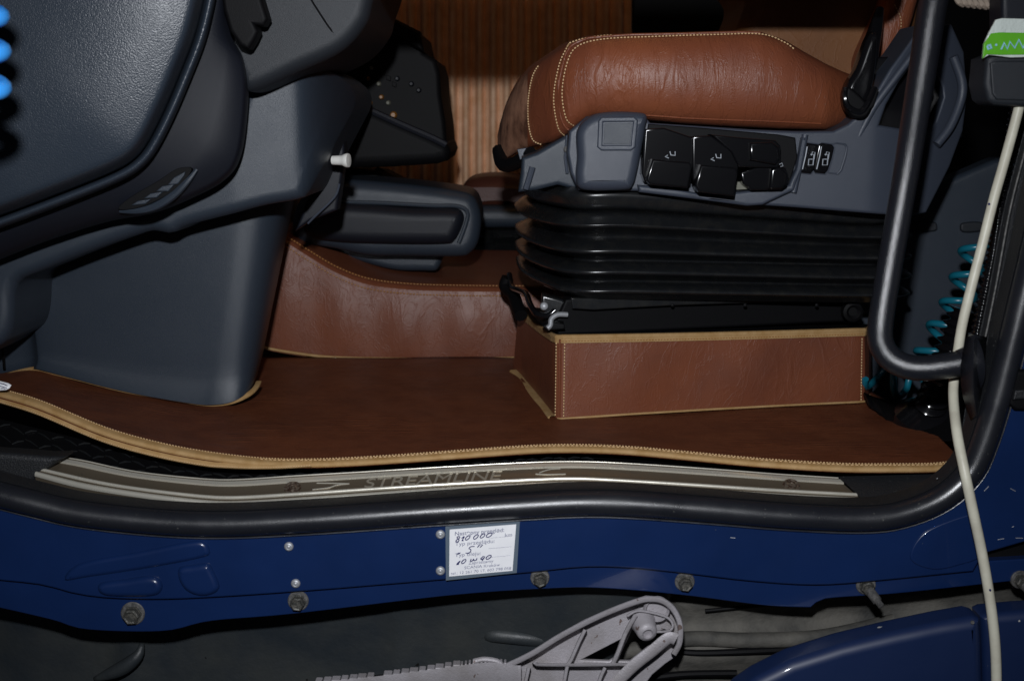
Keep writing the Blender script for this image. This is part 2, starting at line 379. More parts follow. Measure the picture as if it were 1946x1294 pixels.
# ---------------------------------------------------- sill plate with lettering
pt = [(105, 868, 0.090), (160, 876, 0.086), (260, 897, 0.080), (380, 910, 0.075), (450, 912, 0.072), (560, 905, 0.072), (700, 897, 0.073), (850, 888, 0.075), (1000, 880, 0.078),
      (1100, 878, 0.080), (1200, 882, 0.078), (1350, 892, 0.075), (1480, 902, 0.072), (1590, 909, 0.070)]
pb = [(66, 905, 0.050), (150, 927, 0.042), (260, 945, 0.035), (380, 960, 0.030), (450, 963, 0.028), (560, 957, 0.027), (700, 947, 0.028), (850, 937, 0.029), (1000, 929, 0.030),
      (1100, 926, 0.031), (1200, 931, 0.030), (1350, 940, 0.028), (1480, 948, 0.026), (1645, 956, 0.026)]
A = cm(pt, 120); B = cm(pb, 120)
def sill(u, v, lift=0.0):
    """u 0..1 along, v 0 (inner edge) .. 1 (outer edge)"""
    k = min(max(u, 0), 1)*119; i = min(int(k), 118); f = k-i
    a = P(*A[i]).lerp(P(*A[i+1]), f); b = P(*B[i]).lerp(P(*B[i+1]), f)
    p = a.lerp(b, v); n = Vector((0, -0.45, 0.9)); return p+n*lift
def sill_px(px, v, lift=0.0):
    lo_, hi = 0.0, 1.0
    for _ in range(22):
        m_ = (lo_+hi)/2; i = m_*119; j = min(int(i), 118); f = i-j
        x = (A[j][0]+(A[j+1][0]-A[j][0])*f)*(1-v)+(B[j][0]+(B[j+1][0]-B[j][0])*f)*v
        if x < px: lo_ = m_
        else: hi = m_
    return sill((lo_+hi)/2, v, lift)
st = thing('sill_plate', 'brushed steel door sill plate with raised lettering lying along the threshold', 'sill plate', P(900, 920, 0.05))
US = [i/160 for i in range(161)]
def sillstrip(name, prof, m): return MB().loft([[sill(u, v, h) for u in US] for v, h in prof]).build(name, m, st, angle=50)
sillstrip('plate', [(0.0, 0.0), (0.02, 0.0020), (0.10, 0.0022), (0.14, 0.0004), (0.66, 0.0004), (0.70, 0.0005), (0.82, 0.0003), (0.98, -0.001), (1.03, -0.008)], M['steel'])
def ridge(v0, v1, h, base=0.0004): return [(v0, base-0.0002)] + [(v0+(v1-v0)*(k/8), base+h*math.sin(math.pi*k/8)**0.7) for k in range(0, 9)] + [(v1, base-0.0002)]
sillstrip('ridge', [(0.10, 0.001), (0.11, 0.0030), (0.235, 0.0028), (0.25, 0.0004)], M['bright'])
sillstrip('ridge', ridge(0.015, 0.055, 0.0012, 0.0020), M['bright'])
sillstrip('ridge', ridge(0.62, 0.73, 0.0026), M['bright'])
sillstrip('ridge', ridge(0.82, 1.0, 0.0042), M['bright'])
def sillscrew(px, label):
    c = sill_px(px, 0.44, 0.0006)
    s_ = MB(); nrm = Vector((0, -0.45, 0.9))
    s_.lathe(c, nrm, [(0, 0.0100), (0.0012, 0.0098), (0.0014, 0.0082), (0.0006, 0.0078), (0.0004, 0.0060), (0.0016, 0.0055), (0.0022, 0.0030), (0.0012, 0.0024), (0.0012, 0)], 28)
    s_.build('screw', M['screw'], st, label=label)
sillscrew(556, 'worn round screw left of the lettering'); sillscrew(1504, 'round screw near the right end')
# lettering
ORG = 690.0
def tsill(x, y, z):  # x in px along, y 0..1 cap height
    return sill_px(ORG+x, 0.60-y*0.34, 0.0006+z*0.0014)
for k in (0,):
    text_mesh('STREAMLINE', 1.38, lambda x, y, z, k=k: tsill(x*33.5, y, z+0.2+k*0.25), 'lettering', M['letter'] if k == 0 else M['steel'], st, bold=0.0, depth=0.25, shear=0.2)
def swoosh(pts):
    q = cm(pts, 20); MB().tube([sill_px(x, v, 0.0009) for x, v in q], 0.0007, 6).build('scroll_mark', M['bright'], st)
swoosh([(594, .55), (625, .52), (640, .44), (664, .42)]); swoosh([(602, .32), (630, .36), (664, .42)])
swoosh([(1018, .46), (1040, .50), (1075, .50)]); swoosh([(1025, .42), (1045, .30), (1065, .28)])
# end caps, black trim blocks each side of the plate
et = thing('threshold_trim', 'black plastic threshold trim running under the mat edge beside the steel plate', 'threshold trim', P(973, 900, 0.08))
# ribbed black tread under left part of the mat
c1 = [(-80, 770, 0.24), (0, 790, 0.20), (120, 820, 0.17), (300, 862, 0.15), (450, 885, 0.14), (600, 886, 0.13), (900, 872, 0.13), (1100, 862, 0.13), (1300, 874, 0.12), (1500, 885, 0.12), (1700, 880, 0.14), (1830, 850, 0.15)]
c2 = [(-80, 850, 0.13), (0, 866, 0.11), (90, 875, 0.100), (250, 898, 0.083), (400, 916, 0.076), (600, 904, 0.074), (850, 890, 0.076), (1100, 880, 0.080), (1300, 890, 0.078), (1500, 905, 0.072), (1640, 915, 0.068), (1830, 905, 0.066)]
c3 = [(-80, 905, 0.075), (0, 925, 0.065), (66, 935, 0.052), (260, 955, 0.036), (400, 968, 0.030), (600, 963, 0.028), (850, 945, 0.030), (1100, 935, 0.032), (1300, 945, 0.030), (1500, 958, 0.027), (1645, 965, 0.027), (1850, 960, 0.026)]
C1, C2, C3 = (cm(c, 100) for c in (c1, c2, c3))
MB().loft([[P(*p)+Vector((0, 0, -0.004)) for p in c] for c in (C1, C2, C3)]).build('tread_base', M['black'], et, angle=60)
def tread(u, v, lift):
    k = u*99; i = min(int(k), 98); f = k-i
    a = P(*C1[i]).lerp(P(*C1[i+1]), f); b = P(*C2[i]).lerp(P(*C2[i+1]), f); return a.lerp(b, v)+Vector((0, -0.0003, lift-0.004))
mb = MB()
for i in range(46):                        # raised tread bars of the step mat
    u = 0.02+i*0.0135; 
    for j in range(3):
        v = 0.16+j*0.32+0.05*(i % 2); s_ = 1 if (i+j) % 2 else -1
        if u > 0.66: continue
        mb.tube([tread(u-0.006, v-0.07*s_, 0.0005), tread(u, v, 0.0016), tread(u+0.006, v+0.07*s_, 0.0005)], [0.0007, 0.0014, 0.0007], 6)
mb.build('tread_bars', M['bellows'], et)
plate('end_cap', [(-70, 858), (20, 862), (90, 868), (128, 868), (106, 882), (72, 905), (60, 928), (10, 905), (-70, 880)], 0.06, 0.03, 0.006, M['gritty'], et, smooth=False)
MB().loft([[P(1592, 905, .068), P(1680, 903, .068), P(1790, 900, .07), P(1850, 840, .08)], [P(1600, 912, .058), P(1690, 915, .058), P(1800, 905, .058), P(1856, 860, .058)],
           [P(1648, 957, .028), P(1720, 955, .028), P(1800, 930, .03), P(1866, 870, .03)]]).build('end_cap', M['gritty'], et)
MB().tube(PS(cm([(1655, 952, .024), (1710, 948, .022), (1770, 928, .022), (1825, 890, .022), (1862, 830, .022)], 24)), 0.0009, 6).build('seam_bead', M['washer'], et)

# ================================================================== FLOOR MAT
mf = [(-60, 735, .17), (0, 752, .15), (75, 775, .13), (200, 826, .110), (320, 858, .098), (430, 876, .090), (520, 884, .078), (620, 884, .072), (750, 877, .078), (900, 866, .088), (1020, 858, .098),
      (1110, 857, .100), (1200, 861, .096), (1300, 870, .085), (1450, 884, .070), (1600, 893, .060), (1700, 894, .058), (1776, 893, .060), (1815, 889, .062)]
mk = [(-60, 712, .40), (0, 706, .40), (75, 693, .40), (160, 705, .44), (260, 700, .52), (380, 690, .62), (500, 664, .70), (600, 679, .70), (700, 682, .70), (850, 684, .70), (985, 683, .70),
      (1100, 680, .72), (1250, 676, .74), (1400, 672, .76), (1550, 700, .62), (1650, 740, .46), (1720, 780, .33), (1830, 850, .10)]
FR = cm(mf, 150); BK = cm(mk, 150)
matt = thing('floor_mat', 'dark brown leather floor mat with tan bound edge covering the cab floor', 'floor mat', P(900, 800, .2))
rows = []
for k in range(29):
    t = k/28; row = []
    for i in range(150):
        a = P(*FR[i]); b = P(*BK[i]); p = a.lerp(b, t)
        # settle onto the floor (z = 0) quickly away from the curled front edge, keep the ramp at the left
        zl = max(0.0, 0.052*(1-min(max((FR[i][0]+60)/430, 0), 1)))
        tt = min(t*5, 1); base = a.z*(1-tt)+zl*tt
        if FR[i][0] > 420 or t < 0.9: p.z = base
        if FR[i][0] <= 420: p.z = base*(1-t)+b.z*t if t > 0.2 else base*(1-t)+b.z*t
        p.z += 0.0012*math.sin(p.x*23+p.y*9)*math.sin(p.y*31+1)*min(t*6, 1)
        row.append(p)
    rows.append(row)
MB().loft(rows).build('mat_surface', M['mat'], matt, solid=0.003, angle=60)
fe = [r_ for r_ in rows[0]]
def bandframe(pts, wid, th, up=Vector((0, 0.35, 0.93)), inward=None):
    rws = []
    prof = [(0.0, -th), (-wid*0.12, -th*0.4), (-wid*0.10, th*0.5), (0.05*wid, th), (wid*0.3, th*1.15), (wid*0.7, th*0.9), (wid*0.98, th*0.75), (wid, -th*0.2)]
    pts = [Vector(p) for p in pts]
    for a_, b_ in prof:
        row = []
        for i, p in enumerate(pts):
            t = (pts[min(i+1, len(pts)-1)]-pts[max(i-1, 0)]).normalized()
            n = up.cross(t).normalized()
            row.append(p+n*a_+up*b_)
        rws.append(row)
    return rws
up = Vector((0, -0.25, 0.97)).normalized()
MB().loft(bandframe(fe, 0.0112, 0.0028, up)).build('edge_binding', M['bind'], matt, angle=60)
inn = [p+(up.cross((fe[min(i+1, 149)]-fe[max(i-1, 0)]).normalized()))*0.0098+up*0.0028 for i, p in enumerate(fe)]
mid_ = [p+(up.cross((fe[min(i+1, 149)]-fe[max(i-1, 0)]).normalized()))*0.0062+up*0.0032 for i, p in enumerate(fe)]
stitches('stitching', inn, M['thread'], matt, 330, 0.00065, 0.55, up*0.0006)
stitches('stitching', mid_[45:], M['thread'], matt, 150, 0.00065, 0.6, up*0.0006)
# second tier of binding hanging at the left
lower_ = [p+Vector((0, -0.003, (-0.0080-0.0015*math.sin(i/54*math.pi))*min(1, (54-i)/16)+0.001)) for i, p in enumerate(fe[:54])]
MB().loft(bandframe(lower_, 0.0062, 0.0018, Vector((0, -0.7, 0.7)))).build('edge_binding', M['bind'], matt, angle=60)
stitches('stitching', [p+Vector((0, -0.0022, 0.0018)) for p in lower_], M['thread'], matt, 150, 0.0006, 0.5)
# pillar cut-out binding
pc = [(-40, 722, .395), (0, 714, .385), (40, 703, .38), (72, 698, .375), (100, 703, .37), (160, 718, .362), (240, 738, .355), (320, 752, .35), (380, 762, .345), (410, 764, .345), (440, 760, .345), (468, 748, .355), (482, 736, .375), (487, 726, .40)]
pcc = PS(cm(pc, 80))
MB().loft(bandframe(pcc, -0.0075, 0.0022, Vector((0, -0.55, 0.83)))).build('edge_binding', M['bind'], matt, angle=60)
# care label tucked under left end
MB().loft([[P(-40, 722, .14), P(0, 724, .138), P(16, 728, .137), P(22, 732, .136)], [P(-40, 742, .135), P(0, 742, .134), P(12, 741, .133), P(18, 738, .133)]]).build('care_label', M['paper'], matt, solid=0.0006, label='white printed care label at the left edge')
for (x0, y0, x1, y1) in ((0, 728, 14, 733), (-6, 733, 13, 737), (2, 738, 10, 739)):
    MB().tube([P(x0, y0, .1335), P((x0+x1)/2, (y0+y1)/2-1, .133), P(x1, y1, .1325)], 0.0004, 5).build('label_print', M['ink'], matt)

# ================================================================== ENGINE TUNNEL
tun = thing('engine_tunnel', 'engine tunnel box covered in stitched brown leather in the middle of the cab', 'engine tunnel', P(750, 683, .70))
tb = [(470, 655), (520, 668), (600, 680), (660, 684), (760, 686), (880, 686), (985, 684), (1080, 680)]
ts = [(505, 445), (545, 462), (590, 490), (640, 519), (700, 541), (780, 551), (880, 554), (985, 555), (1080, 555)]
TB = PS(cm([(a, b, .70) for a, b in tb], 60)); TS = PS(cm([(a, b, .705) for a, b in ts], 60))
rows = []
for k in range(9): 
    t = k/8; rows.append([a.lerp(b, t)+Vector((0, -0.006*math.sin(t*math.pi)*(1+0.5*math.sin(a.x*60)), 0)) for a, b in zip(TB, TS)])
MB().loft(rows).build('side_panel', M['leather'], tun, angle=70)
rows = [TS, [p+Vector((0, 0.006, 0.006)) for p in TS], [p+Vector((0, 0.03, 0.009)) for p in TS]] + [[p+Vector((0.02*k, 0.12*k, 0.006+0.002*k)) for p in TS] for k in range(1, 5)]
MB().loft(rows).build('top_panel', M['leather'], tun, angle=70)
s1 = [p+Vector((0, -0.004, -0.006)) for p in TS]; s2 = [p+Vector((0, 0.007, 0.0085)) for p in TS]
stitches('stitching', s1, M['thread2'], tun, 95, 0.0011); stitches('stitching', s2, M['thread2'], tun, 95, 0.0011, lift=(0, -0.001, 0.001))
MB().tube([p+Vector((0, -0.004, 0.0045)) for p in TB], 0.0024, 8).build('bottom_piping', M['bind'], tun)

# ================================================================== SEAT BASE LEATHER BOX
box = thing('seat_plinth', 'brown leather covered plinth with tan binding under the driver seat', 'seat plinth', P(1200, 780, .30))
bl = [(975, 702, .60), (990, 716, .56), (1028, 762, .40), (1050, 790, .312), (1056, 796, .292), (1066, 797, .287), (1200, 788, .30), (1350, 779, .325), (1500, 771, .35), (1630, 765, .372), (1642, 764, .376), (1650, 757, .40), (1655, 745, .45)]
btp = [(985, 588, .60), (995, 600, .56), (1030, 627, .40), (1050, 640, .312), (1058, 643, .292), (1070, 643, .287), (1200, 641, .30), (1350, 638, .325), (1500, 634, .35), (1630, 630, .372), (1642, 630, .376), (1650, 628, .40), (1655, 622, .45)]
def denser(c, m=10):
    out = []
    for a, b in zip(c, c[1:]):
        for k in range(m): out.append(tuple(x+(y-x)*k/m for x, y in zip(a, b)))
    return out+[c[-1]]
BL = PS(denser(bl)); BT = PS(denser(btp))
rows = []
for k in range(13):
    t = k/12
    rows.append([a.lerp(b, t)+Vector((0, -0.0035*math.sin(t*math.pi)*(0.6+0.6*math.sin(a.x*37+2)), 0.0)) for a, b in zip(BL, BT)])
MB().loft(rows).build('leather_side', M['leather'], box, angle=50)
MB().loft([BT, [p+Vector((0.006, 0.02, 0.001)) for p in BT], [P(1300, 600, .55)]*len(BT)]).build('top_panel', M['black'], box)
i0 = 40
def vline(k, dx, n, name='stitching', m='thread'):
    a, b = BL[k], BT[k]
    stitches(name, [a.lerp(b, t)+Vector((dx, -0.0025, 0)) for t in (0.03, 0.3, 0.6, 0.97)], M[m], box, n, 0.0010)
a, b = P(1050, 790, .3115), P(1050, 640, .3115)
stitches('stitching', [P(1055, 789, .292), P(1056, 720, .290), P(1057, 648, .290)], M['thread'], box, 24, 0.0008)
stitches('stitching', [P(1071, 791, .284), P(1072, 720, .2825), P(1073, 650, .284)], M['thread'], box, 24, 0.0008)
MB().tube([P(1062, 793, .2875), P(1063, 720, .285), P(1064, 645, .286)], 0.0014, 8).build('corner_seam', M['leather'], box)
stitches('stitching', [P(1636, 760, .371), P(1637, 690, .369), P(1638, 640, .371)], M['thread'], box, 22, 0.0008)
# top binding
mb = MB()
outp = []
rws = []
for (dn, dz) in ((0.0005, -0.0085), (-0.0022, -0.008), (-0.0026, -0.0045), (-0.0022, -0.003), (-0.0032, -0.001), (-0.0025, 0.002), (0.001, 0.0032), (0.004, 0.001)):
    row = []
    for i, p in enumerate(BT):
        t = (BT[min(i+2, len(BT)-1)]-BT[max(i-2, 0)]); t.z = 0; t.normalize(); n = Vector((-t.y, t.x, 0))
        row.append(p+n*(dn)*1.0+Vector((0, 0, dz+0.002)))
    rws.append(row)
MB().loft(rws).build('top_binding', M['bind'], box, angle=60)
stitches('stitching', [p+Vector((0, -0.003, -0.003)) for p in BT[45:110]], M['thread2'], box, 110, 0.0005)
# bottom binding: broad on the left face, thin along the front
MB().loft([[p+Vector((-.97*a, -.2*a, c)) for p in BL[4:44]] for a, c in ((-.001, .004), (.0015, .0052), (.004, .0046), (.008, .0048), (.0105, .0035), (.0112, .0))]).build('bottom_binding', M['bind'], box, angle=60)
MB().tube([p+Vector((0, -0.001, 0.0012)) for p in BL[44:115]], 0.0016, 8).build('bottom_piping', M['bind'], box)

# ================================================================== DRIVER SEAT
seat = thing('driver_seat', 'brown leather driver seat on black bellows with grey side console and levers', 'truck seat', P(1300, 700, .45))
# --- cushion : stations along px
top_ = [(946, 262), (952, 232), (965, 195), (985, 158), (1012, 128), (1050, 103), (1080, 82), (1120, 70), (1200, 65), (1300, 63), (1400, 60), (1445, 61), (1490, 76), (1530, 100), (1570, 122), (1605, 138), (1640, 150), (1675, 160)]
bot_ = [(946, 288), (952, 306), (965, 302), (985, 290), (1012, 280), (1050, 272), (1080, 255), (1120, 226), (1200, 226), (1300, 236), (1400, 242), (1445, 244), (1490, 246), (1530, 247), (1570, 248), (1605, 236), (1640, 224), (1675, 218)]
ysd = [(946, .56), (952, .50), (965, .46), (985, .42), (1012, .375), (1050, .325), (1080, .298), (1120, .285), (1200, .275), (1300, .272), (1400, .272), (1445, .272), (1490, .275), (1530, .28), (1570, .29), (1605, .315), (1640, .36), (1675, .42)]
def cushion_pt(px, s):
    """s 0 = inner top edge, 1 = bottom edge of the side"""
    t_, b_, y_ = lerpx(top_, px), lerpx(bot_, px), lerpx(ysd, px)
    a = s*math.pi
    bulge = 0.060*(1-math.sin(min(max(a, 0), math.pi))**0.55)
    py = t_+(b_-t_)*(0.5-0.5*math.cos(a))
    return P(px, py, y_+bulge)
xs = [p[0] for p in cm([(x, 0) for x in (946, 950, 956, 965, 985, 1012, 1050, 1100, 1200, 1300, 1400, 1500, 1600, 1675)], 90)]
rows = []
for px in xs:
    row = [cushion_pt(px, k/22) for k in range(23)]
    tb_, bb_ = row[0], row[-1]
    row = [tb_+Vector((0, 0.45, 0.012)), tb_+Vector((0, 0.20, 0.010)), tb_+Vector((0, 0.05, 0.004))]+row+[bb_+Vector((0, 0.05, 0)), bb_+Vector((0, .45, 0))]
    rows.append(row)
cus = MB().loft(rows, cap=True).build('cushion', M['leather2'], seat, angle=80)
def cs(lst, lift=-0.0015):
    return [cushion_pt(a, s)+Vector((0, lift, 0)) for a, s in lst]
stitches('stitching', cs(cm([(1030, .78), (1046, .86)], 3)) and cs([(1072, .93), (1060, .75), (1052, .5), (1062, .28), (1076, .14), (1082, .05)]), M['thread'], cus, 34, 0.0009)
stitches('stitching', cs([(1094, .90), (1076, .72), (1068, .5), (1078, .30), (1098, .17), (1150, .13), (1250, .12), (1350, .11), (1445, .10), (1490, .11), (1510, .14)]), M['thread'], cus, 92, 0.0009)
stitches('stitching', cs([(1082, .05), (1105, .03), (1140, .03), (1165, .035)]), M['thread'], cus, 14, 0.0009)
stitches('stitching', cs([(1028, .93), (1012, .80), (1004, .6), (1004, .4), (1012, .22), (1024, .1)]), M['thread'], cus, 34, 0.0009)
MB().tube(cs(cm([(1086, .92), (1068, .72), (1060, .5), (1070, .29), (1090, .12), (1150, .075), (1300, .07), (1445, .07)], 60), 0.0005), 0.0018, 8).build('piping', M['leather2'], cus)
MB().tube(cs(cm([(1180, .86), (1250, .84), (1350, .83), (1450, .82), (1560, .80)], 40), 0.0008), 0.0014, 8).build('lower_seam', M['leather2'], cus)
# worn suede nose patch (skin lying on the cushion front)
rows = []
for k in range(14):
    px = 947+k*4.4
    rows.append([cushion_pt(px, 0.03+j*0.045)+Vector((-0.0012, -0.0016, 0)) for j in range(22)])
MB().loft(rows).build('front_patch', M['suede'], seat, angle=80, label='scuffed paler leather patch on the front of the cushion')
MB().tube(PS(cm([(948, 285, .50), (955, 312, .47), (975, 312, .44), (1010, 292, .40)], 16)), 0.010, 10).build('cushion_base', M['black'], seat)
# --- backrest
plate('backrest', [(1396, -90), (1420, 0), (1404, 60), (1420, 110), (1500, 150), (1560, 190), (1640, 215), (1700, 200), (1735, 100), (1760, 0), (1770, -90)], 0.52, 0.22, 0.03, M['backleather'], seat)
plate('backrest_bolster', [(1655, 170), (1640, 120), (1662, 60), (1690, 0), (1700, -60), (1760, -60), (1745, 20), (1728, 70), (1700, 130), (1678, 165)], 0.46, 0.2, 0.02, M['leather2'], seat)
stitches('stitching', [P(1700, 10, .457), P(1712, 40, .457), P(1706, 80, .457), P(1688, 125, .457)], M['thread'], seat, 20, 0.0007)
# --- side console (grey shell) with real opening
shell = [(1082, 250), (1115, 222), (1160, 214), (1225, 220), (1236, 234), (1330, 240), (1440, 247), (1520, 250), (1585, 249), (1612, 236), (1640, 212), (1662, 180), (1694, 130), (1730, 85),
         (1760, 45), (1830, 42), (1862, 95), (1872, 180), (1862, 250), (1830, 320), (1775, 408), (1735, 413), (1640, 405), (1500, 394), (1440, 390), (1340, 378), (1230, 364), (1100, 362), (1085, 330), (1078, 290)]
hole = [(1712, 156), (1742, 120), (1785, 122), (1810, 165), (1813, 185), (1795, 230), (1775, 252), (1735, 248), (1672, 238), (1686, 200)]
sx0 = P(1655, 300, .285).x
side = plate('side_console', [shell, hole], 0.285, 0.09, 0.004, M['seatgrey'], seat, smooth=False, warp=lambda q: q+Vector((0, max(0, q.x-sx0)**1.5*1.1, 0)))
plate('console_recess', [(1650, 110), (1830, 100), (1830, 262), (1650, 262)], 0.34, 0.03, 0.004, M['gloss'], side, smooth=False)
# raised rim beads of the opening and the fold lines of the shell
MB().tube(PS(cm([(1812, 108, .318), (1828, 155, .319), (1826, 190, .319), (1806, 240, .313), (1780, 275, .309)], 24)), 0.006, 10).build('shell_fold', M['seatgrey'], side)
MB().tube(PS(cm([(1738, 100, .288), (1700, 150, .286), (1660, 205, .286), (1630, 262, .290)], 24)), 0.005, 10).build('shell_fold', M['seatgrey'], side)
# front pod with square blank
pod = plate('front_pod', [(1098, 250), (1122, 222), (1160, 213), (1215, 214), (1231, 221), (1228, 245), (1220, 290), (1212, 330), (1205, 352), (1190, 362), (1110, 362), (1096, 340), (1098, 300)], 0.258, 0.06, 0.013, M['seatgrey'], seat)
plate('blank_frame', [[(1137, 231), (1143, 223), (1205, 222), (1213, 229), (1208, 280), (1200, 287), (1143, 287), (1135, 280)],
                      [(1147, 233), (1203, 232), (1199, 277), (1145, 276)]], 0.2555, 0.006, 0.0022, M['seatgrey'], pod, smooth=False)
plate('blank_cap', [(1149, 235), (1201, 234), (1198, 275), (1147, 274)], 0.2570, 0.003, 0.0004, M['dash2'], pod, smooth=False, label='square blanking cap')
plate('front_wing', [(992, 300), (1020, 290), (1078, 256), (1092, 262), (1090, 330), (1100, 362), (1060, 352), (1020, 362), (985, 366), (990, 330)], 0.33, 0.08, 0.006, M['dash2'], seat, smooth=False)
MB().tube(PS([(1078, 258, .325), (1074, 300, .325), (1078, 330, .325)]), 0.0022, 8).build('wing_edge', M['seatgrey'], seat)
MB().tube(PS([(1012, 318, .325), (1004, 345, .325), (999, 360, .325)]), 0.0042, 8).build('wing_edge', M['seatgrey'], seat)
MB().lathe(P(1077, 284, .322), (-0.2, -1, 0), [(0, .004), (.003, .004), (.004, .0025), (.003, 0)], 14).build('wing_screw', M['washer'], seat)
plate('wing_clip', [(983, 284), (1003, 281), (998, 302), (988, 304)], .40, .01, .001, M['seatgrey'], seat, smooth=False)
# lever recess: dark floor, ledge and clip
plate('lever_recess', [(1232, 236), (1330, 243), (1480, 256), (1512, 262), (1516, 300), (1500, 350), (1425, 352), (1340, 345), (1216, 332)], 0.281, 0.008, 0.002, M['black'], seat, smooth=False)
plate('lower_ledge', [(1212, 352), (1290, 360), (1345, 372), (1432, 362), (1500, 352), (1515, 320), (1525, 262), (1532, 262), (1520, 330), (1510, 362), (1450, 390), (1420, 392), (1330, 380), (1215, 366)], 0.272, 0.03, 0.004, M['seatgrey'], seat, smooth=False)
MB().tube(PS([(1530, 256, .279), (1518, 320, .279), (1508, 366, .279)]), 0.0042, 10).build('panel_fold', M['seatgrey'], seat)
plate('metal_tab', [(1396, 346), (1420, 346), (1420, 360), (1396, 361)], 0.270, 0.01, 0.0005, M['khaki'], seat, smooth=False)
def lever(pts, Y, icon=None, name='control_lever', lab=None, dep=.05):
    l = plate(name, pts, Y, dep, 0.0024, M['gloss'], seat, smooth=False, label=lab)
    return l
def icon_seat(l, px, py, Y, flip=1):
    MB().tube([P(px-2*flip, py-8, Y), P(px, py-1, Y), P(px+8*flip, py, Y), P(px+8*flip, py-8, Y)][::1], 0.0007, 6).build('symbol', M['icon'], l)
    MB().tube([P(px-6*flip, py-1, Y), P(px-11*flip, py+2, Y), P(px-4, py+5, Y)], 0.0007, 6).build('symbol', M['icon'], l)
u1 = lever([(1226, 246), (1262, 243), (1318, 262), (1322, 300), (1312, 352), (1225, 346), (1220, 330)], 0.255, lab='left seat lever with a raised back-and-cushion symbol', dep=.04)
b1 = plate('lever_tip', [(1240, 303), (1312, 309), (1316, 318), (1308, 358), (1236, 352), (1228, 342)], 0.238, 0.035, 0.0028, M['gloss'], u1, smooth=False)
icon_seat(u1, 1275, 296, 0.2545)
u2 = lever([(1316, 260), (1352, 258), (1396, 290), (1404, 312), (1398, 368), (1324, 358), (1316, 340)], 0.250, lab='middle seat lever with a seat tilt symbol', dep=.04)
b2 = plate('lever_tip', [(1332, 314), (1398, 319), (1403, 328), (1396, 374), (1328, 366), (1321, 352)], 0.232, 0.035, 0.0028, M['gloss'], u2, smooth=False)
icon_seat(u2, 1362, 301, 0.2495)
u3 = lever([(1352, 256), (1410, 262), (1474, 267), (1484, 278), (1484, 310), (1478, 320), (1404, 318), (1390, 290)], 0.244, lab='upper right seat lever')
plate('lever_tip', [(1425, 272), (1468, 270), (1481, 280), (1483, 302), (1474, 314), (1426, 305)], 0.236, 0.025, 0.0035, M['gloss'], u3, smooth=False)
u4 = lever([(1408, 328), (1440, 318), (1478, 314), (1494, 320), (1499, 334), (1496, 354), (1486, 361), (1428, 362), (1412, 350)], 0.250, lab='small seat lever at the lower right')
plate('lever_tip', [(1466, 322), (1484, 318), (1497, 330), (1497, 350), (1487, 359), (1462, 360)], 0.240, 0.02, 0.0035, M['gloss'], u4, smooth=False)
MB().tube(PS([(1481, 313, .238), (1486, 310, .238), (1488, 316, .238), (1483, 317, .238)]), 0.0005, 6).build('symbol', M['icon'], u4)
# rocker switches
def rocker(x, blank=False):
    o_ = [(x, 276), (x+8, 272), (x+27, 275), (x+31, 281), (x+27, 300), (x+19, 324), (x+13, 331), (x-5, 329), (x-9, 322), (x-5, 300)]
    fr = MB().tube(PS(o_+[o_[0], o_[1]], .2845), 0.0011, 8).build('switch_frame', M['seatgrey'], seat)
    if blank:
        MB().tube(PS([(a*.0+a-1.5, b) for a, b in o_][2:7], .2842), 0.0013, 8).build('blank_cap', M['seatgrey'], fr); return
    r = plate('rocker_switch', o_, 0.2795, 0.008, 0.0028, M['gloss'], seat, smooth=False)
    MB().tube(PS([(x+6, 279, .2792), (x+3, 296, .2788), (x-3, 322, .2792)]), 0.0008, 6).build('edge_line', M['icon'], r)
    MB().tube(PS([(x+12, 294, .2790), (x+19, 294, .2790), (x+17, 314, .2790), (x+8, 314, .2790), (x+9, 303, .2790), (x+16, 303, .2790)]), 0.0008, 6).build('symbol', M['icon'], r)
    MB().tube(PS([(x+14, 296, .2790), (x+16, 289, .2790), (x+21, 290, .2790), (x+19, 303, .2790)]), 0.0006, 6).build('symbol', M['icon'], r)
rocker(1528); rocker(1555); rocker(1580, True)
# --- belt buckle stalk
MB().tube(PS(cm([(1672, 20, .40), (1660, 70, .36), (1645, 120, .33), (1632, 160, .30), (1622, 190, .285)], 24)), [0.006+0.008*min(k/12, 1) for k in range(24)], 12).build('buckle_stalk', M['gloss'], seat)
plate('buckle_cover', [(1612, 160), (1630, 130), (1650, 75), (1664, 60), (1670, 85), (1665, 140), (1660, 165), (1655, 185), (1640, 210), (1618, 215), (1606, 190)], 0.268, 0.03, 0.008, M['gloss'], seat)
plate('buckle_foot', [(1608, 176), (1616, 166), (1640, 186), (1652, 200), (1660, 180), (1666, 165), (1668, 176), (1650, 220), (1625, 224), (1610, 205)], 0.262, 0.02, 0.004, M['black'], seat)
MB().tube(PS(cm([(1607, 168, .262), (1606, 186, .258), (1614, 204, .258), (1636, 212, .258), (1652, 190, .258), (1662, 166, .26)], 24)), 0.0035, 8).build('buckle_wire', M['gloss'], seat)
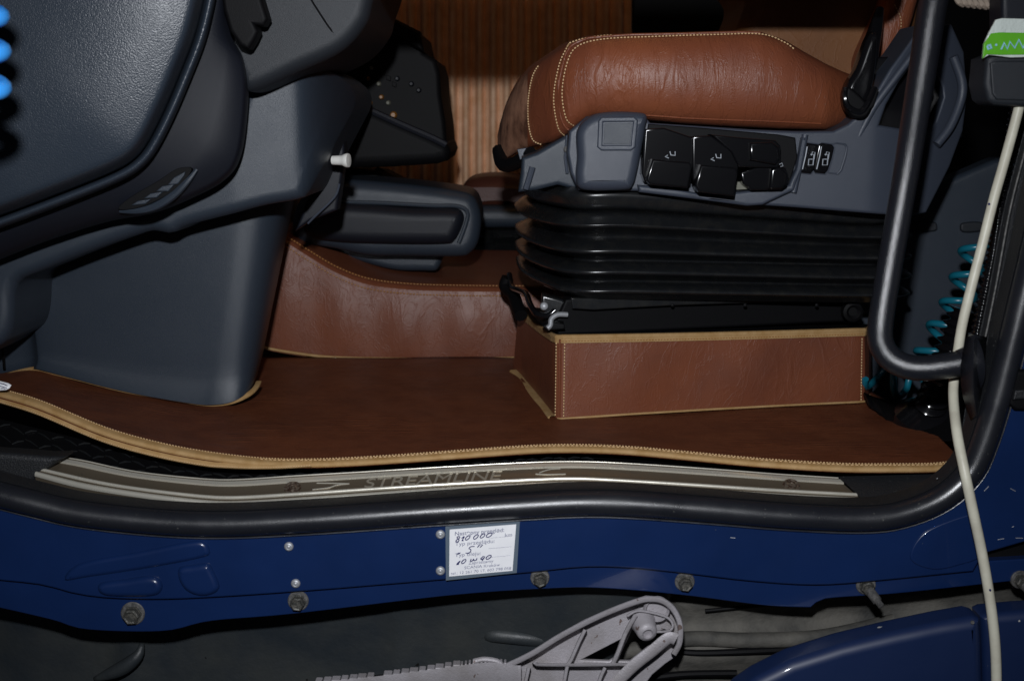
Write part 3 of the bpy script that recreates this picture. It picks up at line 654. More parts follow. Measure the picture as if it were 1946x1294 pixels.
# --- bellows: rings in plan
def plan(row_l, row_r, inset, n=96):
    """ring through the front-left corner; rows give front edge heights"""
    yf = 0.300+inset
    fl = P(1108, row_l, yf); frr = P(1700, row_r, yf+.045)
    lf = P(994, row_l-6, .58); zl, zr = fl.z, frr.z
    pts = [Vector((lf.x+inset*.9, .66, zl)), Vector((lf.x+inset*.9+.002, .56, zl)), Vector((lf.x+inset*.8+.012, .46, zl)), Vector((fl.x-.035+inset*.6, yf+.055, zl)), Vector((fl.x-.012+inset*.3, yf+.012, zl)), Vector((fl.x+.012, yf, zl)),
           Vector((fl.x+.06, yf+.002, zl)), Vector(((fl.x+frr.x)/2, yf+.022, (zl+zr)/2)), Vector((frr.x-.06, yf+.042, zr)), Vector((frr.x-inset, yf+.05, zr)), Vector((frr.x+.02-inset, yf+.10, zr)), Vector((frr.x+.03-inset, .66, zr))]
    return [Vector(p) for p in cm([tuple(p) for p in pts], n)]
def denser_s(c):
    out = []
    for k in range(len(c)-1):
        q = [c[max(k-1, 0)], c[k], c[k+1], c[min(k+2, len(c)-1)]]
        for m_ in range(3):
            t = m_/3; out.append(tuple(0.5*((2*b)+(-a+d)*t+(2*a-5*b+4*d-e)*t*t+(-a+3*b-3*d+e)*t**3) for a, b, d, e in zip(*q)))
    return out+[c[-1]]
seq = [(356, 388, .010), (368, 396, -.004), (384, 407, -.002), (396, 422, .004), (402, 427, .020), (406, 430, .004), (424, 445, -.012), (429, 450, -.015), (434, 454, -.010), (442, 459, .014), (452, 466, .024), (458, 471, .010), (472, 484, -.010), (478, 490, -.014),
       (483, 494, -.010), (490, 499, .016), (496, 503, .024), (500, 507, .008), (512, 521, -.010), (518, 527, -.014), (523, 531, -.010), (530, 537, .014), (535, 541, .022), (540, 546, .006), (548, 555, -.008), (554, 561, -.012), (559, 564, -.008), (566, 571, .012), (570, 574, .02)]
MB().loft([plan(a, b, i) for a, b, i in denser_s(seq)]).build('bellows', M['bellows'], seat, angle=70)
# --- black steel base under the bellows
plate('base_frame', [(1075, 570), (1100, 566), (1300, 571), (1500, 572), (1632, 566), (1640, 600), (1640, 634), (1100, 638), (1060, 638), (1056, 610)], 0.322, 0.20, 0.004, M['black'], seat, smooth=False, warp=lambda q: q+Vector((0, max(0, q.x-.06)*.22, 0)))
plate('base_rail', [(1085, 567), (1180, 572), (1290, 574), (1500, 576), (1610, 572), (1612, 586), (1500, 588), (1290, 588), (1200, 590), (1130, 592), (1088, 588)], 0.306, 0.012, 0.002, M['bellows'], seat, smooth=False, warp=lambda q: q+Vector((0, max(0, q.x-.06)*.2, 0)))
for x in (1278, 1416, 1552): MB().lathe(P(x, 580, .304+(x-1080)*.00014), (0, -1, 0), [(-.001, .0025), (.001, .0025), (.002, .001), (.002, 0)], 10).build('base_screw', M['black'], seat)
MB().lathe(P(1620, 592, .385), (0, -1, 0), [(-.01, .014), (.004, .014), (.006, .01), (.002, .006), (.002, 0)], 16).build('base_knob', M['black'], seat)
# release bar and hook at the left corner
MB().tube(PS(cm([(968, 522, .60), (972, 545, .55), (985, 552, .50), (1000, 560, .42), (1008, 580, .36), (1020, 596, .325), (1040, 600, .315), (1055, 590, .315)], 40)), 0.0045, 10).build('release_bar', M['gloss'], seat)
MB().tube(PS(cm([(965, 528, .58), (960, 545, .58), (975, 560, .56), (984, 585, .52), (990, 600, .50)], 24)), 0.010, 10).build('release_sleeve', M['black'], seat)
MB().tube(PS(cm([(1078, 598, .312), (1060, 598, .308), (1048, 606, .304), (1046, 618, .300), (1040, 624, .298)], 24)), 0.0036, 10).build('hook', M['zinc'], seat)
plate('hook_bracket', [(1030, 620), (1046, 612), (1072, 616), (1074, 626), (1040, 628)], 0.300, 0.03, 0.002, M['black'], seat, smooth=False)
plate('corner_bracket', [(1030, 560), (1070, 570), (1084, 592), (1076, 612), (1042, 606), (1028, 585)], 0.34, 0.03, 0.004, M['bellows'], seat, smooth=False)
MB().lathe(P(1034, 582, .335), (0, -1, .2), [(0, .006), (.004, .005), (.006, .002), (.006, 0)], 12).build('corner_bolt', M['zinc'], seat)
# armrest above the view: unseen block added to throw shade on the curtain
arm = MB(); arm.box((0.14, .20, .588), (.62, .09, .105)); arm.box((.43, .38, .590), (.05, .32, .05)); arm.build('shade_block', M['leather2'], seat, bevel=.03)

# ================================================================== DASHBOARD (left)
dash = thing('dashboard', 'grained blue-grey dashboard end with vent and lower pillar filling the left of the doorway', 'dashboard', P(300, 700, .30))
rim = [(372, -80), (362, -10), (345, 60), (318, 130), (288, 200), (258, 258), (236, 284), (205, 302), (150, 325), (70, 356), (0, 382), (-80, 410)]
R = cm(rim, 90)
def lc(d, Y, droop=0.0): return PS([(x, y, Y+droop*max(0, (200-x))/300) for x, y in offs(R, d)])
ctr = [(-40+0*k, 100) for k in range(90)]
inner_rows = []
for f, Yv in ((1.0, .004), (.85, .003), (.7, .003), (.55, .003), (.42, .004), (.31, .0055), (.22, .0080), (.15, .0108), (.09, .0140), (.045, .0168), (0.015, .0188), (0.0, .020)):
    inner_rows.append(PS([(x+(-60-x)*f, y+(-40-y)*f, Yv) for x, y in R]))
inner_rows += [lc(-4, .0213), lc(-8, .0235), lc(-12, .028), lc(-16, .036), lc(-20, .048), lc(-24, .066), lc(-27, .090), lc(-28, .098)]
MB().loft(inner_rows).build('end_panel', M['dash'], dash, angle=80)
MB().loft([lc(-27, .096), lc(-29, .088), lc(-32, .0805), lc(-36, .0765), lc(-40, .0765), lc(-44, .0805), lc(-47, .089), lc(-49, .102), lc(-49.5, .13)]).build('panel_bead', M['dash'], dash, angle=80)
# side trim with vent opening
trim = [(428, -80), (440, 60), (462, 110), (470, 170), (463, 260), (450, 310), (428, 338), (390, 362), (300, 400), (200, 420), (90, 455), (0, 490), (-80, 520)]
T = cm(trim, 90)
MB().loft([lc(-48, .128), lc(-56, .130), PS([((a[0]+b[0])/2, (a[1]+b[1])/2, .140) for a, b in zip(offs(R, -56), T)]), PS(offs(T, 10), .150), PS(offs(T, 4), .155), PS(T, .166), PS(offs(T, -3), .19)]).build('side_trim', M['dark'], dash, angle=80)
vent = plate('vent', [(224, 397), (246, 376), (300, 344), (330, 324), (350, 318), (364, 322), (352, 342), (322, 368), (284, 388), (250, 398)], .1345, .03, .0008, M['black'], dash)
for q in ([(330, 338), (352, 326), (350, 334), (338, 350), (318, 352)], [(308, 354), (332, 350), (320, 364), (296, 364)], [(286, 368), (310, 364), (298, 376), (272, 378)], [(262, 382), (288, 378), (276, 388), (248, 391)]):
    plate('vent_fin', q, .1325, .012, .0012, M['dash2'], vent, smooth=False)
MB().tube(PS(cm([(228, 402, .142), (262, 401, .137), (296, 392, .136), (330, 371, .135), (356, 345, .134), (374, 322, .137)], 24)), [.002+.003*math.sin(math.pi*k/23) for k in range(24)], 8).build('vent_lip', M['dash2'], vent)
# middle panel
mid = [(-80, 480), (100, 440), (300, 380), (400, 330), (455, 200), (466, 165), (510, 146), (565, 126), (592, 126), (612, 136), (630, 160), (634, 195), (624, 240), (604, 305), (580, 365), (566, 380), (500, 392), (430, 410), (352, 430), (335, 440), (315, 445), (290, 440), (262, 446), (160, 482), (70, 518), (34, 534), (22, 560), (20, 605), (12, 640), (-10, 662), (-80, 680)]
def mbend(q):
    d = max(0, q.x-P(440, 250, .235).x); e = max(0, q.x-P(548, 250, .235).x); return q+Vector((0, d*.12+d*d*.8+e*e*e*850+e*e*3, 0))
mp_ = plate('middle_panel', [(a, b) for a, b in cm(mid, 150, True)], .235, .22, .015, M['dash2'], dash, smooth=False, res=8, warp=mbend)
# lower pillar
b_ = [(-60, 722, .40), (20, 708, .395), (62, 700, .39), (74, 698, .375), (90, 701, .368), (240, 740, .355), (370, 763, .345), (410, 765, .342), (440, 761, .345), (462, 751, .355), (478, 738, .375), (486, 724, .41), (492, 710, .50)]
t_ = [(-60, 560, .40), (12, 548, .395), (42, 535, .39), (52, 520, .382), (66, 508, .374), (240, 440, .362), (430, 385, .352), (478, 355, .354), (512, 345, .364), (538, 345, .384), (552, 345, .41), (560, 345, .45), (566, 345, .52)]
BLo = [tuple(p) for p in cm(b_, 110)]; TLo = [tuple(p) for p in cm(t_, 110)]
def sync(c, n=9):     # keep corners of the two curves opposite each other
    out = []
    for i in range(len(c)-1):
        q = [c[max(i-1, 0)], c[i], c[i+1], c[min(i+2, len(c)-1)]]
        for s in range(n):
            t = s/n; out.append(tuple(0.5*((2*b)+(-a+c_)*t+(2*a-5*b+4*c_-d)*t*t+(-a+3*b-3*c_+d)*t**3) for a, b, c_, d in zip(*q)))
    return out+[c[-1]]
def soft(c, n=5):
    for _ in range(n): c = [c[0]]+[(a+b*2+d)/4 for a, b, d in zip(c, c[1:], c[2:])]+[c[-1]]
    return c
SB, ST = soft(PS(sync(b_))), soft(PS(sync(t_)), 14)
rows = []
for k in range(17):
    t = k/16; flare = 0.012*max(0, 1-t/0.12)**2
    rows.append([a.lerp(b, t)+Vector((0, -flare, 0)) for a, b in zip(SB, ST)])
MB().loft(rows).build('lower_pillar', M['dash2'], dash, angle=80)
MB().tube(PS([(6, 560, .34), (4, 640, .35), (8, 700, .37)]), .002, 6).build('pillar_seam', M['black'], dash)
# bracket with white knob
br = plate('bracket', [(604, 330), (640, 230), (652, 250), (655, 300), (648, 345), (640, 400), (590, 420), (560, 440), (580, 390)], .42, .04, .005, M['dark'], dash, smooth=False)
MB().tube(PS(cm([(645, 350, .41), (636, 375, .405), (600, 410, .40), (585, 425, .40)], 12)), .0015, 6).build('bracket_edge', M['seatgrey'], br)
MB().lathe(P(640, 305, .34), (1, -.25, .0), [(-.006, .006), (.004, .0065), (.008, .0068), (.011, .0085), (.015, .0095), (.017, .009), (.018, 0)], 18).build('knob', M['white'], br, label='small white plastic knob')

# ================================================================== STEERING COLUMN
col = thing('steering_column', 'dark grey steering column cowl with stalk at the top left', 'steering column', P(600, 60, .2))
plate('cowl', [(380, -90), (400, 20), (430, 100), (455, 160), (480, 174), (560, 138), (645, 98), (690, 50), (704, 10), (716, -90), (560, -110)], .165, .30, .018, M['cowl'], col, res=8)
MB().tube(PS([(580, -20, .1645), (596, 8, .1645), (622, 48, .1645), (640, 72, .167), (646, 82, .176)]), .0012, 6).build('cowl_seam', M['black'], col)
plate('stalk', [(408, -90), (424, 20), (436, 60), (456, 88), (472, 94), (482, 78), (490, 60), (484, 48), (500, 50), (508, 36), (500, 10), (488, -30), (480, -90)], .115, .03, .005, M['black'], col, smooth=False)
MB().tube(PS([(425, 48, .16), (419, 62, .16), (417, 80, .162)]), .0009, 6).build('clip_wire', M['icon'], col)

# ================================================================== CENTRE CONSOLE
cc = thing('centre_console', 'black centre dashboard with small buttons painted with amber reflections and a shelf in front of the curtain', 'centre console', P(750, 300, .8))
plate('fascia', [(640, -60), (700, 10), (735, 30), (797, 62), (806, 100), (828, 114), (836, 140), (838, 180), (846, 232), (850, 285), (760, 260), (690, 235), (640, 215), (600, 120)], .80, .30, .01, M['black'], cc, smooth=False)
plate('shelf', [(620, 200), (650, 186), (700, 205), (760, 232), (820, 258), (850, 274), (856, 290), (850, 306), (830, 312), (740, 318), (660, 320), (610, 322)], .74, .3, .018, M['black'], cc, smooth=False)
plate('hood', [(700, 14), (735, 28), (798, 60), (806, 100), (790, 92), (715, 48)], .77, .05, .006, M['black'], cc, smooth=False)
for (x, y, s, m) in ((686, 173, 4, 'amber'), (702, 196, 5, 'amber'), (748, 219, 6, 'amber'), (672, 128, 3, 'amber'), (706, 130, 3, 'khaki'), (720, 160, 4, 'khaki'), (686, 172, 3, 'khaki'), (738, 196, 4, 'khaki'), (782, 160, 4, 'dark'), (796, 172, 4, 'dark'), (755, 150, 4, 'dark'), (700, 150, 3, 'amber'), (725, 185, 4, 'amber'), (665, 110, 3, 'amber')):
    MB().lathe(P(x, y, .798), (0, -1, 0), [(0, s*.0009+.001), (.008, s*.0009), (.010, s*.0006), (.010, 0)], 12).build('button', M[m], cc)
for k in range(6): 
    x, y = 690+k*11, 95+k*12; plate('key', [(x, y), (x+8, y+3), (x+8, y+12), (x, y+9)], .795, .008, .001, M['black'], cc, smooth=False)
plate('lower_tray', [(560, 330), (640, 322), (716, 330), (760, 352), (700, 345), (560, 345)], .9, .2, .006, M['black'], cc, smooth=False)
MB().tube(PS(cm([(715, 320, 1.0), (740, 334, 1.0), (770, 346, 1.0), (850, 358, 1.0), (900, 362, 1.0)], 20)), .004, 8).build('tray_edge', M['reddark'], cc)

MB().tube(PS(cm([(648, 190, .742), (700, 209, .742), (760, 236, .742), (820, 262, .742), (848, 276, .742)], 20)), .006, 8).build('shelf_edge', M['dark'], cc)
# ================================================================== CURTAIN
curt = thing('ribbed_curtain', 'orange-brown vertically ribbed curtain hanging at the far side of the cab', 'curtain', P(900, 420, 1.6))
pts_t, pts_b = [], []
N_ = 900
rowsC = [[] for _ in range(5)]
for i in range(N_+1):
    px = 520+i*(1200-520)/N_
    ph = (px-520)/26.5*2*math.pi + 0.35*math.sin(px*0.021)
    d = 0.009*(math.sin(ph)+0.35*math.sin(2*ph+0.7)) + 0.006*math.sin(ph*0.23)
    for k, py in enumerate((-120, 20, 160, 300, 430)):
        rowsC[k].append(P(px, py, 1.60)+Vector((0, d+.004*math.sin(k*1.7+px*.02), 0)))
MB().loft(rowsC).build('cloth', M['curtain'], curt, angle=80, solid=.003)

# ================================================================== GEAR CONSOLE
gc = thing('gear_lever_console', 'dark blue-grey gear and brake console arm above the leather engine tunnel', 'gear console', P(740, 515, .85))
plate('housing', [(560, 395), (600, 350), (650, 342), (760, 350), (860, 362), (896, 372), (910, 395), (914, 425), (908, 462), (894, 482), (870, 490), (760, 489), (700, 488), (640, 476), (560, 455)], .74, .2, .022, M['dash2'], gc, res=6)
plate('side_pad', [(580, 398), (640, 388), (700, 390), (780, 396), (862, 398), (880, 410), (878, 430), (862, 460), (840, 466), (740, 466), (640, 462), (580, 448)], .715, .05, .020, M['dark'], gc, res=6)
MB().tube(PS(cm([(640, 384, .735), (720, 386, .733), (820, 391, .733), (868, 392, .735), (888, 402, .735), (886, 424, .735), (872, 462, .735)], 40)), .0035, 8).build('pad_groove', M['dash2'], gc)
plate('foot', [(640, 470), (700, 470), (830, 470), (832, 512), (800, 516), (748, 514), (690, 500), (650, 486)], .82, .15, .012, M['dash2'], gc)

# ================================================================== PASSENGER SEAT (a corner of it)
ps = thing('passenger_seat', 'dark brown corner of the passenger seat beyond the gear console', 'truck seat', P(940, 480, 1.4))
plate('cushion', [(862, 400), (868, 372), (885, 348), (910, 338), (960, 336), (1010, 345), (1060, 360), (1060, 405), (940, 402)], 1.25, .25, .05, M['reddark'], ps)
plate('side_console', [(905, 396), (960, 392), (1060, 392), (1060, 430), (960, 434), (910, 430)], 1.22, .25, .02, M['dash2'], ps)
mb = MB()
mb.loft([[P(x, y, 1.28+(0.03 if k % 2 else 0)) for x in (900, 940, 980, 1020, 1060)] for k, y in enumerate((425, 440, 452, 464, 476, 488, 500, 512, 524))])
mb.build('bellows', M['bellows'], ps, solid=.003)

# ================================================================== RIGHT SIDE
gh = thing('grab_handle', 'thick black tubular grab handle bending into the rear door pillar', 'grab handle', P(1820, 695, .02))
hp = cm([(1796, -80, .13), (1774, 0, .12), (1757, 110, .11), (1742, 204, .10), (1725, 310, .085), (1708, 408, .075), (1689, 516, .066), (1674, 610, .056), (1674, 650, .048), (1692, 680, .038), (1726, 697, .028), (1770, 699, .02), (1840, 688, .014)], 120)
MB().tube(PS(hp), [0.0165-0.0025*min(k/60, 1) for k in range(120)], 28).build('bar', M['bar'], gh, angle=80)
MB().lathe(P(1824, 690, .014), (1, 0, .12), [(-.002, .0143), (.006, .017), (.012, .022), (.016, .03), (.018, 0)], 28).build('mount', M['bar'], gh, angle=60)
MB().loft([PS(cm([(1836, 640, .01), (1826, 690, .0), (1828, 745, .0), (1845, 800, .01)], 20)), PS(cm([(1852, 636, -.0), (1850, 690, -.014), (1850, 745, -.012), (1858, 796, .0)], 20)), PS(cm([(1876, 640, .02), (1872, 690, .01), (1872, 745, .01), (1872, 800, .02)], 20))]).build('mount_plate', M['bar'], gh, angle=80, solid=.006)

# rear pillar trim and rear panel
rp = thing('rear_trim_panel', 'dark blue-grey lower side trim panel behind the driver seat', 'trim panel', P(1780, 600, .5))
plate('panel', [(1560, 380), (1760, 360), (1900, 300), (1960, 300), (1960, 900), (1640, 900), (1560, 700)], .56, .05, .01, M['dash2'], rp, smooth=False)
for (x0, x1, y) in ((1726, 1782, 432), (1832, 1870, 432)):
    plate('slot', [(x0, y-8), (x1-8, y-10), (x1, y-2), (x1-6, y+8), (x0, y+10), (x0-6, y)], .553, .008, .003, M['cowl'], rp)
pt_ = thing('pillar_cover', 'black grained cover strip on the rear door pillar beside the corrugated hose', 'pillar cover', P(1900, 400, .06))
a_ = [(2060, -60, .06), (2010, 60, .06), (1975, 160, .06), (1930, 320, .05), (1908, 410, .045), (1886, 530, .04), (1868, 620, .035), (1850, 700, .03), (1838, 770, .03), (1826, 850, .03)]
MB().loft([[P(x, y, .34) for x, y, z in cm(a_, 60)], PS(offs(cm(a_, 60), 3), .09) , PS(cm([(x-1, y, z) for x, y, z in a_], 60)), PS(cm([(x+14, y, z-.012) for x, y, z in a_], 60)), PS(cm([(x+30, y, z-.012) for x, y, z in a_], 60)), PS(cm([(x+44, y, z-.002) for x, y, z in a_], 60))]).build('cover_strip', M['gritty'], pt_, angle=60)
MB().tube(PS(cm([(x+9, y, z-.011) for x, y, z in a_], 60)), .0011, 6).build('parting_line', M['washer'], pt_)

# floor-side black bowl and trims
sb = thing('belt_reel_cover', 'black rounded plastic floor cover beneath the coiled hoses behind the seat', 'plastic cover', P(1770, 830, .25))
MB().loft([PS(cm([(1640, 750, .36), (1665, 760, .34), (1700, 765, .33), (1740, 760, .32), (1830, 745, .30)], 30)), PS(cm([(1650, 770, .32), (1680, 790, .30), (1705, 796, .28), (1750, 790, .27), (1830, 775, .24)], 30)), PS(cm([(1668, 778, .31), (1690, 802, .28), (1715, 822, .24), (1760, 835, .20), (1830, 836, .18)], 30)), PS(cm([(1672, 784, .32), (1700, 812, .29), (1730, 836, .26), (1765, 842, .22), (1830, 842, .2)], 30))]).build('cover', M['black'], sb, angle=80, solid=.004)
MB().lathe(P(1772, 790, .26), (0, -.3, 1), [(-.02, .05), (0, .048), (.01, .035), (.015, .025), (.02, .012), (.02, 0)], 30).build('boss', M['gloss'], sb)
# corrugated hoses
def corrug(path, n, r, name, label, m='gloss', loc=None):
    pts = cm(path, n*6+1); rr = []; 
    for i in range(len(pts)): rr.append(r*(0.80+0.20*math.cos(2*math.pi*i/6)))
    o = MB().tube(PS(pts), rr, 16).build(name, M[m], None, angle=80)
    return tag(o, label, 'hose')
corrug([(1932, 205, .15), (1918, 300, .145), (1900, 400, .14), (1888, 480, .135), (1872, 560, .13), (1858, 630, .13), (1848, 700, .13)], 44, .0085, 'corrugated_hose', 'long black corrugated hose running up beside the white cable', 'gloss')
corrug([(1835, 590, .20), (1815, 640, .20), (1800, 690, .20), (1785, 730, .22), (1768, 770, .24)], 12, .021, 'corrugated_conduit', 'short fat black corrugated conduit behind the lower bend of the handle', 'gloss')
# teal coil
def coil(axis_pts, turns, R_, r, name, label, m, Rs=None, ph=0):
    ax = [Vector(p) for p in PS(cm(axis_pts, 200))]; pts = []
    n = turns*26
    for i in range(n+1):
        u = i/n*(len(ax)-1); k = min(int(u), len(ax)-2); p = ax[k].lerp(ax[k+1], u-k)
        t = (ax[k+1]-ax[k]).normalized(); a = t.cross(Vector((0, 1, 0))).normalized(); b = t.cross(a)
        an = 2*math.pi*turns*i/n+ph; RR = R_ if Rs is None else R_+(Rs-R_)*i/n
        pts.append(p+(a*math.cos(an)+b*math.sin(an))*RR)
    o = MB().tube(pts, r, 10).build(name, M[m], None, angle=80)
    return tag(o, label, 'coiled hose')
coil([(1856, 462, .36), (1846, 495, .36), (1834, 535, .36), (1812, 595, .36), (1785, 645, .36), (1765, 690, .36), (1728, 718, .37), (1690, 715, .38), (1655, 700, .39)], 7, .016, .0048, 'coiled_air_hose', 'teal coiled air hose behind the seat, seen through the grab handle', 'teal', .027, 1.0)
coil([(-60, -80, -.28), (-56, 40, -.28), (-52, 120, -.28), (-52, 190, -.28)], 4, .022, .0075, 'coiled_hose', 'bright blue coiled hose at the left edge before the dashboard', 'skyblue', None, 2.2)

# belt tongue with green label + rope
bt = thing('hanging_plug', 'black plastic plug wrapped with a torn green and white foil label at the upper right', 'plug', P(1910, 120, .05))
plate('plug_body', [(1876, 110), (1900, 100), (2010, 100), (2010, 195), (1945, 203), (1890, 200), (1878, 190), (1871, 160)], .045, .05, .006, M['cowl'], bt, smooth=False)
plate('plug_panel', [(1882, 120), (1900, 116), (2000, 116), (2000, 186), (1945, 192), (1894, 190), (1886, 178)], .043, .01, .002, M['cowl'], bt, smooth=False)
plate('plug_neck', [(1905, -80), (2010, -80), (2010, 60), (1905, 60)], .055, .04, .006, M['dark'], bt, smooth=False)
wv = lambda q: q+Vector((0, .0016*math.sin(q.z*260+q.x*150), 0))
plate('foil_label', [(1893, 38), (1905, 35), (2010, 38), (2010, 108), (1920, 110), (1880, 105), (1868, 112), (1870, 85), (1880, 62)], .036, .004, .001, M['foil'], bt, smooth=False)
plate('green_band', [(1884, 64), (1900, 62), (2010, 64), (2010, 104), (1900, 105), (1876, 104), (1868, 112), (1870, 84)], .0348, .003, .0008, M['green'], bt, smooth=False)
MB().tube(PS([(1903, 95, .0345), (1908, 82, .0345), (1914, 94, .0345), (1919, 80, .0345), (1928, 92, .0345), (1936, 76, .0345), (1944, 92, .0345), (1952, 76, .0345)]), .0013, 6).build('label_lettering', M['sky'], bt)
MB().tube(PS([(1876, 88, .0345), (1882, 86, .0345), (1884, 92, .0345), (1878, 94, .0345), (1876, 88, .0345)]), .0013, 6).build('label_lettering', M['sky'], bt)
MB().lathe(P(1893, 86, .0345), (0, -1, 0), [(0, .0014), (.0006, .0012), (.0006, 0)], 8).build('label_lettering', M['sky'], bt)
mb = MB()
for k in range(9):
    x = 1816+k*11; mb.tube(PS(cm([(x, -6+k*1.2, .10), (x+6, 4+k*1.2, .095), (x+14, 10+k*1.2, .10)], 8)), .0032, 8)
o = mb.build('twisted_rope', M['rope']); tag(o, 'beige twisted rope at the top edge between handle and plug', 'rope')

# cable
cab = [(1940, 190, .06), (1930, 230, .06), (1908, 310, .055), (1888, 380, .05), (1868, 460, .045), (1846, 545, .04), (1829, 615, .04), (1820, 670, .042), (1813, 720, .04), (1812, 760, .02), (1819, 825, -.02), (1834, 900, -.045), (1850, 975, -.05), (1866, 1050, -.05), (1880, 1130, -.055), (1889, 1200, -.06), (1893, 1260, -.065), (1894, 1340, -.07)]
cb = thing('power_cable', 'cream white cable hanging in front of the blue pillar and bottom fairing', 'cable', P(1880, 1120, -.05))
MB().tube(PS(cm(cab, 160)), .0054, 14).build('sheath', M['cream'], cb, angle=80)
for (x, y, Y) in ((1880, 388, .0435), (1882, 1121, -.0615)):
    MB().lathe(P(x, y, Y), (0, -1, 0), [(-.001, .0012), (.0004, .001), (.0005, 0)], 8).build('ink_dot', M['ink'], cb)

# door striker block at far right
ds = thing('door_striker', 'small black latch block on the blue pillar at the right edge', 'latch', P(1940, 740, -.005))
plate('block', [(1925, 712), (1935, 705), (2000, 705), (2000, 782), (1930, 780), (1917, 765)], -.012, .02, .004, M['black'], ds, smooth=False)
plate('pad', [(1930, 742), (1990, 738), (1990, 756), (1926, 760)], -.017, .01, .002, M['gritty'], ds, smooth=False)

# ================================================================== STICKER
sk = thing('service_sticker', 'white oil service sticker with grey border and handwritten figures on the blue sill', 'sticker', P(915, 1045, 0))
Q = [P(846.5, 1000, -.0008), P(988, 989.5, -.0008), P(982, 1088, -.0008), P(847.5, 1102.5, -.0008)]
def quad(name, q, d, m):
    mb = MB(); a = [p+Vector((0, -d, 0)) for p in q]; b = [p+Vector((0, .0005, 0)) for p in q]
    mb.loft([b, a], closed=True); mb.bm.faces.new([v for v in mb.bm.verts][4:8]); return mb.build(name, M[m], sk)
quad('border', Q, 0.0, 'stickgrey')
Wq = [P(854.5, 1006, -.0013), P(981, 996, -.0013), P(974, 1084, -.0013), P(853.5, 1095, -.0013)]
quad('paper', Wq, 0.0, 'paper')
def skp(u, v, z=0):   # u 0..1.3 (x), v 0..1 from top
    a = Wq[0].lerp(Wq[1], u); b = Wq[3].lerp(Wq[2], u); p = a.lerp(b, v); p.y = -.0016-z; return p
def sktext(body, u, v, s, mat_='print', xs=1.0, bold=0.0):
    text_mesh(body, s, lambda x, y, z: skp(u+x/1.42, v-y, 0), 'printed_text', M[mat_], sk, bold=bold, xs=xs)
sktext('Następny przegląd:', .075, .135, .118, xs=1.14, bold=.001)
sktext('km', .835, .245, .105, xs=1.3)
sktext('Typ przeglądu:', .085, .355, .112, xs=1.28)
sktext('Typ oleju:', .085, .59, .112, xs=1.28)
sktext('Zapraszamy', .30, .775, .088, xs=1.3)
sktext('SCANIA Kraków', .235, .868, .088, xs=1.28)
sktext('tel.: 12 261 70 17, 602 798 058', .025, .965, .083, xs=1.29)
for v in (.245, .47, .66): MB().tube([skp(.6, v), skp(.95, v)], .00012, 4).build('ruled_line', M['print'], sk)
def hand(pts, r=.00052): MB().tube([skp(u, v, .0002) for u, v in cm(pts, max(8, len(pts)*5))], r, 6).build('handwriting', M['ink'], sk)
def o_(u, v, w, h, sl=.02): hand([(u+w*math.cos(a)-sl*math.sin(a)*1.0, v-h*math.sin(a)*-1) for a in [2*math.pi*k/16+2.2 for k in range(17)]])
hand([(.145, .155), (.115, .165), (.12, .195), (.145, .225), (.13, .265), (.10, .262), (.105, .23), (.15, .19), (.155, .165), (.135, .155)])
hand([(.185, .20), (.225, .165), (.19, .25)]); hand([(.185, .25), (.215, .25)])
o_(.275, .20, .028, .045); o_(.40, .195, .03, .045); o_(.50, .185, .03, .042); o_(.60, .18, .038, .042)
hand([(.385, .395), (.33, .395), (.30, .43), (.33, .46), (.32, .51), (.28, .53), (.25, .52)], .0005)
hand([(.43, .42), (.46, .37)]); hand([(.47, .425), (.51, .375)])
hand([(.115, .535), (.15, .505), (.135, .53), (.17, .505)])
hand([(.12, .735), (.17, .68), (.135, .75)]); hand([(.11, .752), (.15, .75)])
o_(.225, .70, .028, .042)
hand([(.34, .66), (.33, .705), (.36, .70), (.38, .665), (.385, .70), (.42, .69), (.43, .655)])
hand([(.53, .62), (.485, .68), (.545, .675)]); hand([(.55, .63), (.51, .72)])
o_(.61, .655, .035, .04)

# ================================================================== BELOW THE CAB
wl = thing('wheel_arch_liner', 'dirty dark plastic wheel arch liner under the blue sill at the lower left', 'wheel arch liner', P(600, 1250, .10))
rows = []
for k in range(22):
    f = k/21; row = []
    for i in range(80):
        g = i/79; px = -120+1400*g; pyt = 1080; py = pyt+(1400-pyt)*f
        ylim = .068+.03*math.sin(g*3.1+.6)+.02*math.sin(f*2.2)+.10*max(0, (.16-g)/.16)**2*(1-f)
        ylim -= .012*math.exp(-((px-255)/26)**2)+.006*math.exp(-((px-760)/18)**2)
        edge = max(0, (px-(1235-(py-1150)*0.9))/60); ylim += min(edge, 1)**2*.10
        row.append(P(px, py, ylim))
    rows.append(row)
MB().loft(rows).build('shell', M['liner'], wl, angle=80, solid=.004)
for (x0, y0, x1, y1) in ((925, 1148, 1135, 1166), (925, 1204, 1065, 1218)):
    MB().tube(PS(cm([(x0-4, y0, .103), (x0+12, y0+1, .090), ((x0+x1)/2, (y0+y1)/2, .086), (x1-16, y1-1, .092), (x1+6, y1, .110)], 24)), [.004]+[.0095]*22+[.004], 12).build('moulded_rib', M['liner'], wl, angle=80)
MB().tube(PS(cm([(180, 1290, .088), (230, 1270, .084), (262, 1245, .084), (270, 1222, .09)], 16)), [.003+.006*math.sin(math.pi*k/15) for k in range(16)], 10).build('moulded_rib', M['liner'], wl, angle=80)

